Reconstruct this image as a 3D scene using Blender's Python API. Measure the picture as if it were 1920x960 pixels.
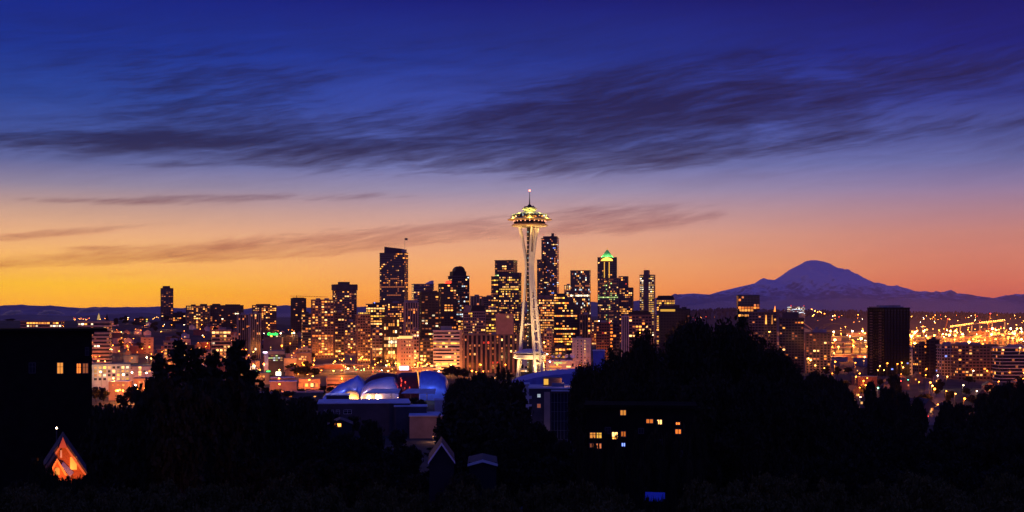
import bpy, math, random
import numpy as np
from mathutils import Vector, Matrix, Euler
R_ = math.radians
for o in list(bpy.data.objects):
    bpy.data.objects.remove(o)
sc = bpy.context.scene
C = sc.collection

# ------------------------------------------------------------------ camera
F, HOR, CZ = 2473.0, 582.0, 107.0        # focal length (px of a 1920 wide frame), horizon line, eye height
cam = bpy.data.objects.new('camera', bpy.data.cameras.new('camera'))
C.objects.link(cam)
cam.location = (0, 0, CZ)
cam.rotation_euler = (R_(90), 0, 0)
cam.data.sensor_width = 36
cam.data.lens = 36 * F / 1920
cam.data.shift_y = (HOR - 480) / 1920
cam.data.clip_start = 0.5
cam.data.clip_end = 300000
sc.camera = cam
sc.view_settings.view_transform = 'Standard'
sc.view_settings.look = 'None'
sc.view_settings.gamma = 1
sc.view_settings.exposure = 0
sc.render.engine = 'CYCLES'
cy = sc.cycles
cy.max_bounces = 4; cy.diffuse_bounces = 1; cy.glossy_bounces = 2; cy.transmission_bounces = 3
cy.volume_bounces = 0; cy.transparent_max_bounces = 8
cy.sample_clamp_indirect = 1.5
cy.use_denoising = True
cy.filter_width = 1.5
cy.caustics_reflective = False; cy.caustics_refractive = False

def at(px, py, Y):
    return Vector(((px - 960) / F * Y, Y, CZ + (HOR - py) / F * Y))
def zat(py, Y): return CZ + (HOR - py) / F * Y
def xat(px, Y): return (px - 960) / F * Y

# ------------------------------------------------------------------ node helpers
class N:
    """small wrapper so that node maths can be written as formulas"""
    def __init__(s, nt, sock): s.nt, s.k = nt, sock
    def _m(s, op, b=None, c=None):
        n = s.nt.nodes.new('ShaderNodeMath'); n.operation = op
        for i, v in enumerate((s, b, c)):
            if v is None: continue
            if isinstance(v, N): s.nt.links.new(v.k, n.inputs[i])
            else: n.inputs[i].default_value = v
        return N(s.nt, n.outputs[0])
    def __add__(s, b): return s._m('ADD', b)
    def __sub__(s, b): return s._m('SUBTRACT', b)
    def __mul__(s, b): return s._m('MULTIPLY', b)
    def __truediv__(s, b): return s._m('DIVIDE', b)
    def clamp(s):
        n = s._m('ADD', 0.0); n.k.node.use_clamp = True; return n
    def f(s, op, b=None, c=None): return s._m(op, b, c)
    def step(s, a, b):
        n = s.nt.nodes.new('ShaderNodeMapRange'); n.interpolation_type = 'SMOOTHSTEP'
        s.nt.links.new(s.k, n.inputs[0]); n.inputs[1].default_value = a; n.inputs[2].default_value = b
        return N(s.nt, n.outputs[0])
def srgb(r, g, b):
    def l(c):
        c /= 255.0
        return c / 12.92 if c <= 0.04045 else ((c + 0.055) / 1.055) ** 2.4
    return (l(r), l(g), l(b), 1)
def combine(nt, x, y, z):
    n = nt.nodes.new('ShaderNodeCombineXYZ')
    for i, v in enumerate((x, y, z)):
        if isinstance(v, N): nt.links.new(v.k, n.inputs[i])
        else: n.inputs[i].default_value = v
    return n.outputs[0]
def noise(nt, vec, scale, detail=4, rough=.55, dist=0.0):
    n = nt.nodes.new('ShaderNodeTexNoise')
    nt.links.new(vec, n.inputs['Vector'])
    n.inputs['Scale'].default_value = scale; n.inputs['Detail'].default_value = detail
    n.inputs['Roughness'].default_value = rough; n.inputs['Distortion'].default_value = dist
    return N(nt, n.outputs['Fac'])
def ramp(nt, fac, stops):
    n = nt.nodes.new('ShaderNodeValToRGB'); nt.links.new(fac.k, n.inputs[0])
    e = n.color_ramp.elements
    while len(e) > 1: e.remove(e[-1])
    e[0].position = stops[0][0]; e[0].color = stops[0][1]
    for p, c in stops[1:]:
        x = e.new(p); x.color = c
    return n.outputs[0]
def mixc(nt, fac, a, b, mode='MIX'):
    n = nt.nodes.new('ShaderNodeMix'); n.data_type = 'RGBA'; n.blend_type = mode
    for i, v in ((0, fac), (6, a), (7, b)):
        if isinstance(v, N): v = v.k
        if hasattr(v, 'is_linked'): nt.links.new(v, n.inputs[i])
        else: n.inputs[i].default_value = v
    return n.outputs[2]

# ------------------------------------------------------------------ sky: dawn gradient with streaks of cloud
world = bpy.data.worlds.new('World'); sc.world = world
world.use_nodes = True
wt = world.node_tree; wt.nodes.clear()
tc = wt.nodes.new('ShaderNodeTexCoord')
sep = wt.nodes.new('ShaderNodeSeparateXYZ'); wt.links.new(tc.outputs['Generated'], sep.inputs[0])
X, Y, Z = (N(wt, sep.outputs[i]) for i in range(3))
az = X.f('ARCTAN2', Y)
hyp = (X * X + Y * Y).f('SQRT').f('MAXIMUM', 1e-4)
el = Z / hyp
e01 = (el * 3.2).clamp()                  # 0 at the horizon, 1 at about 17 degrees
def skyramp(cols):
    st = []
    for py, c in cols:
        st.append((max(0, (HOR - py) / F) * 3.2, srgb(*c)))
    st.sort(key=lambda s: s[0])
    return st
left = ramp(wt, e01, skyramp([(582,(252,168,58)),(560,(255,180,48)),(535,(255,190,68)),(500,(255,188,102)),(444,(238,180,136)),(400,(200,160,146)),(357,(146,134,160)),(314,(104,112,168)),(270,(72,92,168)),(200,(46,76,166)),(110,(28,58,160)),(0,(20,36,134)),(-150,(18,30,120))]))
mid = ramp(wt, e01, skyramp([(582,(244,140,80)),(560,(249,150,86)),(535,(251,161,98)),(500,(246,170,116)),(444,(228,168,142)),(400,(200,160,160)),(357,(158,146,178)),(314,(118,124,182)),(270,(82,96,172)),(200,(58,76,166)),(110,(36,58,154)),(0,(22,32,122)),(-150,(18,27,108))]))
right = ramp(wt, e01, skyramp([(582,(188,90,94)),(560,(196,95,94)),(535,(206,108,98)),(500,(210,124,110)),(444,(196,130,126)),(400,(172,130,148)),(357,(138,122,164)),(314,(106,112,172)),(270,(82,94,166)),(200,(50,64,152)),(110,(26,38,132)),(0,(17,20,98)),(-150,(16,20,92))]))
u = az * (1 / 0.37)
front = mixc(wt, (u * -1.0).step(0, 1.0), mid, left)
front = mixc(wt, u.step(0, 1.0), front, right)
west = ramp(wt, e01, [(0, srgb(170,122,160)), (.25, srgb(122,102,172)), (.6, srgb(74,72,172)), (1, srgb(46,54,156))])
sky = mixc(wt, Y.step(-.3, .55), west, front)
sky = mixc(wt, el.step(.3, 2.0), sky, srgb(52, 64, 170))
# clouds
def sk(px, py):
    a = math.atan((px - 960) / F)
    return a, (HOR - py) / F * math.cos(a)
blobs = [(1130,165,360,26,.14,.95),(1150,240,480,60,.07,1.0),(800,265,300,34,.11,1.0),(1400,195,460,62,.1,.75),(520,225,280,50,.1,.5),(1000,290,420,30,.04,.7),(230,266,290,20,.01,1.5),(420,195,180,34,.14,.4),
         (1480,180,330,50,.12,.75),(1650,250,290,18,.07,.85),(1090,305,300,14,.03,.85),(310,309,62,5,.03,1.0),(140,376,190,6,.0,.75),
         (470,371,300,8,.03,.7),(90,438,130,7,.11,.9),(480,468,340,15,.06,1.0),(300,487,300,8,.05,.7),(790,326,130,5,.05,.6),(1120,432,260,16,.08,.8),(1080,400,240,12,.06,.5),
         (720,440,360,18,.08,.9),(300,140,260,70,.12,.40),(700,110,300,40,.12,.3),(1250,410,200,8,.06,.25),(280,512,330,5,.03,.35),(170,465,60,4,.02,.55)]
mask = None
for px, py, hw, hh, sl, amp in blobs:
    a0, t0 = sk(px, py)
    dx = az - a0
    dy = (el - t0) - dx * sl
    q = (dx * (F / hw)).f('POWER', 2.0) + (dy * (F / hh)).f('POWER', 2.0)
    b = (q * -1.0).f('EXPONENT') * amp
    mask = b if mask is None else mask + b
warp = noise(wt, combine(wt, az * 5.0, el * 18.0, 0.0), 1.0, 3)
def streak(slope, sx, sy, detail, seed, w=.02):
    n = el - az * slope + (warp - .5) * w
    return noise(wt, combine(wt, az * sx + seed, n * sy, seed), 1.0, detail, .62)
n1 = streak(.10, 5.0, 30.0, 6, 3.1, .05)
n2 = streak(.13, 13.0, 120.0, 6, 7.7, .03)
n3 = streak(.20, 34.0, 330.0, 5, 1.3, .025)
n4 = streak(.09, 60.0, 900.0, 3, 5.3, .01)
tex = n1 * .38 + n2 * .30 + n3 * .20 + n4 * .12
soft = (mask * -1.15).f('EXPONENT') * -1.0 + 1.0
lo = (soft * -.25) + .60                       # thicker cloud where the banks lie, wisps elsewhere
dens = ((tex - lo) * 4.9 + .06).clamp() * soft.step(.02, .42)
band = el.step(.085, .125) * (el.step(.19, .235) * -1.0 + 1.0)
veil = ((n1 * .5 + n2 * .3 + n3 * .2 - .38) * 3.2).clamp() * (band * .46 + .15)
dens = (dens * .98 + veil * (dens * -1.0 + 1.0) + soft * .10).clamp()
hi = el.step(.055, .125)                       # low cloud is lit warm from below, high cloud is dark
dk = combine(wt, (dens * (hi * .42 + .34)).f('MULTIPLY_ADD', -1.0, 1.0), (dens * (hi * .29 + .50)).f('MULTIPLY_ADD', -1.0, 1.0), (dens * (hi * .34 + .42)).f('MULTIPLY_ADD', -1.0, 1.0))
sky = mixc(wt, 1.0, sky, dk, 'MULTIPLY')
# a little scattered grey violet in the cloud, so that it never goes black
sky = mixc(wt, dens * .20, sky, mixc(wt, el.step(.05, .13), srgb(120, 84, 96), srgb(62, 56, 104)))
# the glow behind the haze: what the low air takes away on its way to the eye was there before it
HAZE = 1.3e-5
air = el.f('MAXIMUM', 1453 / 37000.0)
thick = ((air * (1 / (1453 * HAZE))).f('POWER', -1.0)).f('EXPONENT')
glow = ((thick * -1.0 + 1.0) if False else (thick.f('POWER', -1.0) * -1.0 + 1.0)) * -1.0
sky = mixc(wt, 1.0, sky, combine(wt, glow * .040, glow * .030, glow * .16), 'ADD')
sky = mixc(wt, 1.0, sky, (0, 0, 0, 1), 'LIGHTEN')
sky = mixc(wt, 1.0, sky, combine(wt, thick, thick, thick), 'MULTIPLY')
ground_dark = mixc(wt, el.step(-.06, -.005), srgb(18, 14, 24), sky)
bg = wt.nodes.new('ShaderNodeBackground'); wt.links.new(ground_dark, bg.inputs[0]); bg.inputs[1].default_value = 1.0
wo = wt.nodes.new('ShaderNodeOutputWorld'); wt.links.new(bg.outputs[0], wo.inputs[0])
world.cycles.sampling_method = 'MANUAL'; world.cycles.sample_map_resolution = 1024

# ------------------------------------------------------------------ the last of the dawn's direct light, very weak, from beyond the hills
sun = bpy.data.objects.new('sun', bpy.data.lights.new('sun', 'SUN')); C.objects.link(sun)
sun.data.energy = 0.10; sun.data.angle = R_(12); sun.data.color = (1, .55, .25)
sun.rotation_euler = (R_(-86.5), 0, R_(24))

# ------------------------------------------------------------------ object helpers
def tag(o, label=None, cat=None, group=None, kind=None):
    if label: o['label'] = label
    if cat: o['category'] = cat
    if group: o['group'] = group
    if kind: o['kind'] = kind
    return o
def empty(name, loc, rz=0):
    o = bpy.data.objects.new(name, None); C.objects.link(o)
    o.location = loc; o.rotation_euler = (0, 0, rz); o.empty_display_size = 1
    return o
def link(name, me, parent=None, loc=(0,0,0), rz=0, scale=None):
    o = bpy.data.objects.new(name, me); C.objects.link(o)
    if parent: o.parent = parent
    o.location = loc
    if rz: o.rotation_euler = (0, 0, rz)
    if scale: o.scale = scale
    return o
class MB:
    """collects faces; build() makes ONE mesh object"""
    def __init__(s): s.v, s.f, s.m, s.mi = [], [], [], 0
    def add(s, vs, fs):
        n = len(s.v); s.v.extend(vs)
        for f in fs: s.f.append([n + i for i in f]); s.m.append(s.mi)
        return s
    def box(s, x0, x1, y0, y1, z0, z1):
        return s.add([(x0,y0,z0),(x1,y0,z0),(x1,y1,z0),(x0,y1,z0),(x0,y0,z1),(x1,y0,z1),(x1,y1,z1),(x0,y1,z1)],
                     [(3,2,1,0),(4,5,6,7),(0,1,5,4),(1,2,6,5),(2,3,7,6),(3,0,4,7)])
    def prism(s, poly, y0, y1):                 # outline in xz, thick along y
        n = len(poly)
        vs = [(x, y0, z) for x, z in poly] + [(x, y1, z) for x, z in poly]
        fs = [tuple(range(n)), tuple(range(2*n-1, n-1, -1))] + [((i+1) % n, i, n+i, n+(i+1) % n) for i in range(n)]
        return s.add(vs, fs)
    def vprism(s, poly, z0, z1):                # outline in xy, thick along z
        n = len(poly)
        vs = [(x, y, z0) for x, y in poly] + [(x, y, z1) for x, y in poly]
        fs = [tuple(range(n-1, -1, -1)), tuple(range(n, 2*n))] + [(i, (i+1) % n, n+(i+1) % n, n+i) for i in range(n)]
        return s.add(vs, fs)
    def tube(s, pts, rad, n=8, cap=True):
        rings = []
        for i, p in enumerate(pts):
            p = Vector(p)
            d = (Vector(pts[min(i+1, len(pts)-1)]) - Vector(pts[max(i-1, 0)])).normalized()
            a = d.orthogonal().normalized() if i == 0 else (s_a - d * s_a.dot(d)).normalized()
            s_a = a; b = d.cross(a)
            r = rad[i] if hasattr(rad, '__len__') else rad
            rings.append([p + (a * math.cos(t) + b * math.sin(t)) * r for t in (2*math.pi*k/n for k in range(n))])
        vs = [tuple(v) for r in rings for v in r]
        fs = [(j*n+k, j*n+(k+1) % n, (j+1)*n+(k+1) % n, (j+1)*n+k) for j in range(len(pts)-1) for k in range(n)]
        if cap: fs += [tuple(range(n-1, -1, -1)), tuple((len(pts)-1)*n + k for k in range(n))]
        return s.add(vs, fs)
    def lathe(s, prof, n=48, cx=0, cy_=0):
        vs, fs = [], []
        for r, z in prof:
            vs += [(cx + r*math.cos(2*math.pi*k/n), cy_ + r*math.sin(2*math.pi*k/n), z) for k in range(n)]
        for j in range(len(prof)-1):
            fs += [(j*n+k, j*n+(k+1) % n, (j+1)*n+(k+1) % n, (j+1)*n+k) for k in range(n)]
        return s.add(vs, fs)
    def ball(s, c, r, n=10, m=6, sz=1):
        prof = [(r*math.sin(math.pi*(j+.02)/(m+.04)), c[2] - r*sz*math.cos(math.pi*(j+.02)/(m+.04))) for j in range(m+1)]
        return s.lathe(prof, n, c[0], c[1])
    def mesh(s, name, mats, smooth=False):
        me = bpy.data.meshes.new(name); me.from_pydata([tuple(v) for v in s.v], [], s.f); 
        for m in (mats if isinstance(mats, (list, tuple)) else [mats]): me.materials.append(m)
        if len(me.materials) > 1: me.polygons.foreach_set('material_index', s.m)
        if smooth: me.polygons.foreach_set('use_smooth', [True]*len(me.polygons))
        me.update(); return me
    def build(s, name, mats, parent=None, loc=(0,0,0), rz=0, smooth=False):
        return link(name, s.mesh(name, mats, smooth), parent, loc, rz)

# ------------------------------------------------------------------ materials
def pbr(name, col, rough=.8, metal=0, var=.25, scale=.15, spec=.3, bump=0):
    m = bpy.data.materials.new(name); m.use_nodes = True
    nt = m.node_tree; b = nt.nodes['Principled BSDF']
    b.inputs['Roughness'].default_value = rough; b.inputs['Metallic'].default_value = metal
    b.inputs['Specular IOR Level'].default_value = spec
    c = (*col, 1) if len(col) == 3 else col
    if var:
        t = nt.nodes.new('ShaderNodeTexCoord')
        n = noise(nt, t.outputs['Object'], scale, 5, .6)
        d = tuple(x * (1 - var) for x in c[:3]) + (1,); l = tuple(min(1, x * (1 + var)) for x in c[:3]) + (1,)
        nt.links.new(ramp(nt, n, [(.3, d), (.7, l)]), b.inputs['Base Color'])
        if bump:
            bp = nt.nodes.new('ShaderNodeBump'); bp.inputs['Strength'].default_value = bump
            nt.links.new(n.k, bp.inputs['Height']); nt.links.new(bp.outputs[0], b.inputs['Normal'])
    else: b.inputs['Base Color'].default_value = c
    return m
def emit(name, col, s, sample=False, vary=False):
    m = bpy.data.materials.new(name); m.use_nodes = True
    nt = m.node_tree; b = nt.nodes['Principled BSDF']
    b.inputs['Base Color'].default_value = (.02, .02, .02, 1); b.inputs['Roughness'].default_value = .3
    b.inputs['Emission Color'].default_value = (*col, 1); b.inputs['Emission Strength'].default_value = s
    if not sample: m.cycles.emission_sampling = 'NONE'
    if vary:
        oi = nt.nodes.new('ShaderNodeObjectInfo'); r = N(nt, oi.outputs['Random'])
        nt.links.new(((r * r * 1.5 + .35) * s).k, b.inputs['Emission Strength'])
    return m
M = {}
M['glass'] = pbr('dark_glass', (.018, .018, .026), .12, 0, 0, spec=.5)
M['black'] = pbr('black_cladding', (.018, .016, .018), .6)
M['near_black'] = pbr('near_black_boards', (.016, .014, .009), 1.0, 0, .3, .6, spec=.02)  # near-black colour with hardly any sheen
M['dark'] = pbr('dark_stone', (.075, .062, .062), .8)
M['brown'] = pbr('brown_stone', (.20, .125, .095), .85)
M['brick'] = pbr('red_brick', (.22, .085, .055), .9)
M['tan'] = pbr('tan_concrete', (.36, .235, .165), .85)
M['beige'] = pbr('beige_concrete', (.44, .31, .22), .85)
M['white'] = pbr('white_concrete', (.58, .49, .43), .8)
M['paint'] = pbr('white_paint', (.78, .74, .68), .5)
M['grey'] = pbr('grey_concrete', (.26, .25, .25), .85)
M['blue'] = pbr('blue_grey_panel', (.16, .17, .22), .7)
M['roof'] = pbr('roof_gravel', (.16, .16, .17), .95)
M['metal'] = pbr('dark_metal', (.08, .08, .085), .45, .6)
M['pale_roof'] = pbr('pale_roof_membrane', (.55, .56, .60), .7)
EM = [emit(n_, c_, s_, vary=True) for n_, c_, s_ in (('window_amber', (1, .35, .055), 1.9), ('window_warm', (1, .48, .14), 2.2), ('window_orange', (1, .23, .03), 1.6),
      ('window_white', (1, .76, .46), 2.6), ('window_dim', (1, .26, .08), .6), ('window_cool', (.75, .9, 1), 1.6), ('window_red', (1, .05, .02), 1.5),
      ('window_green', (.75, 1, .30), 1.5), ('window_blue', (.2, .3, 1), 1.8), ('window_yellow', (1, .50, .06), 1.9))]
def unit_mesh(mat):
    return MB().box(-.5, .5, -.5, .5, -.5, .5).mesh('window', mat)
WM = [unit_mesh(m) for m in EM]
# ------------------------------------------------------------------ terrain
def sstep(a, b, x):
    t = np.clip((x - a) / (b - a), 0, 1); return t * t * (3 - 2 * t)
def ground_np(x, y):
    d = np.maximum(y, 0)
    z = np.interp(d, [0, 6, 25, 60, 120, 250, 400, 550, 700, 1000, 1300, 2000, 3000, 3600, 4500, 7000, 60000], [105, 104, 97, 90, 81, 67, 55, 46, 41, 38.5, 40, 45, 50, 40, 22, 16, 14])
    # hill to the east, sloping up behind the avenue
    h = 26 * sstep(-230, -760, x) * sstep(1500, 2900, y) * (1 - sstep(3400, 5200, y))
    h = h + 8 * sstep(-250, -500, x) * sstep(1200, 1700, y) * (1 - sstep(3400, 5200, y))
    # the flat land by the harbour
    w = sstep(.13, .215, x / np.maximum(y, 1)) * sstep(1150, 2500, y)
    z = z * (1 - w) + np.minimum(z, 5) * w
    w2 = sstep(3600, 4600, y); z = z * (1 - w2) + np.minimum(z, 5 + 0 * x) * w2
    # the wooded hills south of the harbour
    ang = x / np.maximum(y, 1)
    hh = 84 * sstep(6600, 9000, y) * sstep(.07, .135, ang) * (1 - .25 * sstep(.24, .30, ang)) * (1 - sstep(13000, 19000, y))
    hh = hh * (1 + .10 * np.sin(x / 210.0) + .07 * np.sin(x / 83.0 + 1.7))
    behind = np.maximum(-y, 0)
    return z + h + hh + np.minimum(behind * .12, 18)
def ground(x, y): return float(ground_np(np.array(float(x)), np.array(float(y))))

rr = np.concatenate([[0.5, 3, 6, 10, 16], np.geomspace(24, 5200, 90), np.geomspace(5400, 21000, 34), [30000, 60000, 110000]])
aa = np.concatenate([np.linspace(-math.pi, -.5, 40)[:-1], np.linspace(-.5, .5, 150), np.linspace(.5, math.pi, 40)[1:-1]])
gx = np.outer(rr, np.sin(aa)); gy = np.outer(rr, np.cos(aa)); gz = ground_np(gx, gy)
nr, na = gx.shape
gv = np.stack([gx, gy, gz], -1).reshape(-1, 3)
gf = [(i*na+j, i*na+(j+1) % na, (i+1)*na+(j+1) % na, (i+1)*na+j) for i in range(nr-1) for j in range(na)]
gme = bpy.data.meshes.new('ground'); gme.from_pydata(gv.tolist(), [], gf); gme.update()
gme.polygons.foreach_set('use_smooth', [True]*len(gme.polygons))
if gme.polygons[len(gme.polygons)//2].normal.z < 0: gme.flip_normals()
mg = bpy.data.materials.new('city_ground'); mg.use_nodes = True
nt = mg.node_tree; b = nt.nodes['Principled BSDF']; b.inputs['Roughness'].default_value = .95; b.inputs['Specular IOR Level'].default_value = .1
geo = nt.nodes.new('ShaderNodeNewGeometry')
na_ = noise(nt, geo.outputs['Position'], .012, 6, .65); nb_ = noise(nt, geo.outputs['Position'], .09, 5, .6)
c1 = ramp(nt, na_, [(.38, (.022, .030, .014, 1)), (.5, (.05, .05, .045, 1)), (.62, (.075, .07, .065, 1))])
nt.links.new(mixc(nt, .5, c1, ramp(nt, nb_, [(.3, (.015, .02, .012, 1)), (.7, (.09, .085, .075, 1))])), b.inputs['Base Color'])
gme.materials.append(mg)
tag(link('ground', gme), kind='structure')

# ------------------------------------------------------------------ the snow mountain and the far ranges
def vnoise(x, y, seed):
    """smooth value noise, numpy"""
    xi = np.floor(x).astype(np.int64); yi = np.floor(y).astype(np.int64); xf = x - xi; yf = y - yi
    def h(a, b):
        n = (a * 374761393 + b * 668265263 + seed * 982451653) & 0x7fffffff
        n = (n ^ (n >> 13)) * 1274126177 & 0x7fffffff
        return ((n ^ (n >> 16)) & 0xffff) / 65535.0
    u = xf*xf*(3-2*xf); v = yf*yf*(3-2*yf)
    return (h(xi,yi)*(1-u)+h(xi+1,yi)*u)*(1-v) + (h(xi,yi+1)*(1-u)+h(xi+1,yi+1)*u)*v
def fbm(x, y, seed, octv=5, ridged=False):
    s, a, t = 0, 1.0, 0
    for k in range(octv):
        n = vnoise(x * 2**k, y * 2**k, seed + k)
        if ridged: n = 1 - np.abs(2*n - 1)
        s = s + a * n; t += a; a *= .55
    return s / t
def range_mesh(name, Y0, prof, depth_front, depth_back, mat, carve, seed, nx=420, ny=60, cell=700.0, power=1.15, jag=0.0):
    """height field whose crest follows the skyline PROF (px, py) at distance Y0"""
    P = np.array(prof, float)
    px = np.linspace(P[0, 0], P[-1, 0], nx)
    top = CZ + (HOR - np.interp(px, P[:, 0], P[:, 1])) / F * Y0
    X0 = (px - 960) / F * Y0
    if jag: top = top + jag * (fbm(X0 / (cell*.25), X0*0, seed+40, 4) - .5)
    v = np.concatenate([-np.linspace(1, 0, ny)**1.6, np.linspace(0, 1, ny//3)[1:]])
    YY = np.where(v < 0, v * depth_front, v * depth_back)
    XX, DD = np.meshgrid(X0, YY)
    g = np.where(DD <= 0, (1 - np.abs(DD) / depth_front), (1 - DD / depth_back))
    base = -30.0
    side = 1 + 0 * XX
    nz = fbm(XX / cell, DD / (cell * 1.6), seed, 6, True)
    ZZ = base + (top[None, :] - base) * np.clip(g, 0, 1) ** power
    edge = np.clip(np.abs(DD) / (depth_front * .10), 0, 1) * np.clip(g * 3, 0, 1)
    ZZ = ZZ + carve * (nz - .62) * edge
    vs = np.stack([XX, DD + Y0, ZZ], -1).reshape(-1, 3)
    r, c = XX.shape
    fs = [(i*c+j, i*c+j+1, (i+1)*c+j+1, (i+1)*c+j) for i in range(r-1) for j in range(c-1)]
    me = bpy.data.meshes.new(name); me.from_pydata(vs.tolist(), [], fs); me.materials.append(mat)
    me.polygons.foreach_set('use_smooth', [True]*len(me.polygons)); me.update()
    return link(name, me)
msnow = bpy.data.materials.new('snow_and_rock'); msnow.use_nodes = True
nt = msnow.node_tree; b = nt.nodes['Principled BSDF']; b.inputs['Roughness'].default_value = .9; b.inputs['Specular IOR Level'].default_value = .1
geo = nt.nodes.new('ShaderNodeNewGeometry')
sp = nt.nodes.new('ShaderNodeSeparateXYZ'); nt.links.new(geo.outputs['Position'], sp.inputs[0])
sn = nt.nodes.new('ShaderNodeSeparateXYZ'); nt.links.new(geo.outputs['Normal'], sn.inputs[0])
zz = N(nt, sp.outputs[2]); nz_ = N(nt, sn.outputs[2])
pn = noise(nt, geo.outputs['Position'], .004, 8, .68)
snow = ((zz * (1/900.0)) + (pn - .5) * 1.5 + (nz_ - .9) * 1.2).step(.42, .80)
nt.links.new(ramp(nt, snow, [(0, (.34, .30, .28, 1)), (.45, (.52, .47, .44, 1)), (1, (.84, .79, .74, 1))]), b.inputs['Base Color'])
mforest = pbr('far_forest', (.035, .035, .04), .95, 0, .4, .002)
mrange = pbr('far_range', (.34, .26, .21), .95, 0, .35, .002)
RAIN = [(1120,572),(1180,566),(1240,557),(1265,553),(1300,550),(1330,552),(1355,545),(1395,536),(1415,531),(1425,524),(1432,521),(1440,524),(1452,525),(1462,519),(1480,506),(1498,497),(1510,490),(1520,488),(1532,488),(1546,491),(1556,494),(1572,504),(1595,517),(1620,528),(1632,531),(1645,530),(1655,534),(1680,540),(1720,547),(1735,546),(1760,550),(1800,553),(1840,556),(1875,560),(1890,556),(1903,551),(1915,552),(1930,550),(1990,562),(2060,572)]
tag(range_mesh('mountain', 32500, RAIN, 8500, 4200, msnow, 470, 11, 620, 110, 1500.0, 1.25, 12), 'broad snow covered volcano rising pale violet above the harbour', 'mountain', kind='structure')
CAS = [(-160,572),(-60,576),(0,576),(20,578),(40,571),(55,573),(75,575),(95,572),(120,575),(150,578),(185,575),(200,578),(240,577),(258,575),(300,576),(340,580),(352,577),(365,581),(395,580),(420,577),(450,580),(480,577),(515,576),(545,572),(575,578),(610,577),(700,575),(800,574),(900,573),(985,566),(1000,564),(1060,567),(1100,566),(1160,570),(1260,576)]
tag(range_mesh('mountain_range', 27000, CAS, 5000, 5000, mrange, 150, 5, 420, 36, 1500.0, 1.0, 60), kind='structure')
FOOT = [(-160,596),(0,592),(60,590),(120,594),(180,592),(230,588),(262,586),(290,590),(330,596),(420,600),(600,598),(760,599)]
tag(range_mesh('hills', 15000, FOOT, 4000, 3500, pbr('far_hill', (.20, .15, .12), .95, 0, .35, .002), 40, 9, 260, 30, 900.0, 1.0, 18), kind='structure')

# ------------------------------------------------------------------ haze: one closed box of thin even air
hz = bpy.data.materials.new('haze'); hz.use_nodes = True
nt = hz.node_tree; nt.nodes.clear()
pv = nt.nodes.new('ShaderNodeVolumePrincipled'); pv.inputs['Density'].default_value = HAZE
pv.inputs['Color'].default_value = (1.0, .78, .80, 1); pv.inputs['Anisotropy'].default_value = 0.1
ou = nt.nodes.new('ShaderNodeOutputMaterial'); nt.links.new(pv.outputs[0], ou.inputs['Volume'])
o = MB().box(-32000, 32000, -400, 37000, -60, 1560).build('haze', hz)
tag(o, 'thin violet dawn haze in front of the far hills', 'haze', kind='stuff')

mfog = bpy.data.materials.new('fog'); mfog.use_nodes = True
nt = mfog.node_tree; nt.nodes.clear()
vs_ = nt.nodes.new('ShaderNodeVolumeScatter'); vs_.inputs['Density'].default_value = 1.5e-2; vs_.inputs['Color'].default_value = (1, .88, .80, 1); vs_.inputs['Anisotropy'].default_value = .6
ou = nt.nodes.new('ShaderNodeOutputMaterial'); nt.links.new(vs_.outputs[0], ou.inputs['Volume'])
def fog_bank(pts, Yd, rad, label):
    mb = MB(); q_ = np.array(pts, float); u_ = np.linspace(0, len(pts) - 1, 40)
    P_ = [at(np.interp(t, range(len(pts)), q_[:, 0]), np.interp(t, range(len(pts)), q_[:, 1]), Yd) for t in u_]
    n = len(P_)
    mb.tube(P_, [rad * (.12 + math.sin(math.pi * (i + .5) / n)) * (1 + .12 * math.sin(i * .9)) for i in range(n)], 24)
    c = P_[n // 2]; V = np.array([(v[0] - c.x, (v[1] - c.y) * 6, v[2] - c.z) for v in mb.v])
    k = fbm(V[:, 0] / 45 + Yd, V[:, 2] / 16 + V[:, 1] / 160, 17, 4) - .5
    V[:, 2] = V[:, 2] + k * rad * 1.3; V[:, 0] = V[:, 0] + (fbm(V[:, 0] / 60, V[:, 1] / 90 + 5, 29, 3) - .5) * rad * 1.6
    mb.v = [tuple(v) for v in V]
    o = mb.build('fog', mfog, None, tuple(c), 0, True); tag(o, label, 'fog', kind='stuff')
fog_bank([(-6,600),(4,594),(14,589),(24,586),(34,584.5),(42,585.5)], 20000, 26, 'pale wisp of morning fog before the far range, nearest the edge')
fog_bank([(66,593),(76,588),(86,585),(98,585),(110,587),(122,589)], 20000, 24, 'pale wisp of morning fog in the middle of the valley')
fog_bank([(142,588),(152,583),(162,581.5),(172,582),(182,580.5),(190,578)], 20500, 26, 'pale wisp of morning fog above the hilltop church')

mmist = bpy.data.materials.new('mist'); mmist.use_nodes = True
nt = mmist.node_tree; nt.nodes.clear()
vs_ = nt.nodes.new('ShaderNodeVolumeScatter'); vs_.inputs['Density'].default_value = 4.0e-4; vs_.inputs['Color'].default_value = (1, .84, .90, 1); vs_.inputs['Anisotropy'].default_value = .35
ou = nt.nodes.new('ShaderNodeOutputMaterial'); nt.links.new(vs_.outputs[0], ou.inputs['Volume'])
def mist_bank(px0, px1, py, Yd, h, label):
    mb = MB(); a, b_ = at(px0, py, Yd), at(px1, py, Yd); c = (a + b_) / 2; L = (b_ - a).length / 2
    n = 22
    mb.tube([(-L + 2*L*i/(n-1), 0, 14*math.sin(i*1.7)) for i in range(n)], [h * max(.04, math.sin(math.pi*(i+.3)/(n-.4)))**.5 * (1 + .12*math.sin(i*2.1)) for i in range(n)], 20)
    mb.v = [(v[0], v[1] * 7, v[2]) for v in mb.v]
    o = mb.build('fog', mmist, None, tuple(c), 0, True); tag(o, label, 'fog', kind='stuff')
mist_bank(1180, 2080, 590, 21000, 260, 'broad low mist lying along the foot of the snow mountain')
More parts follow.
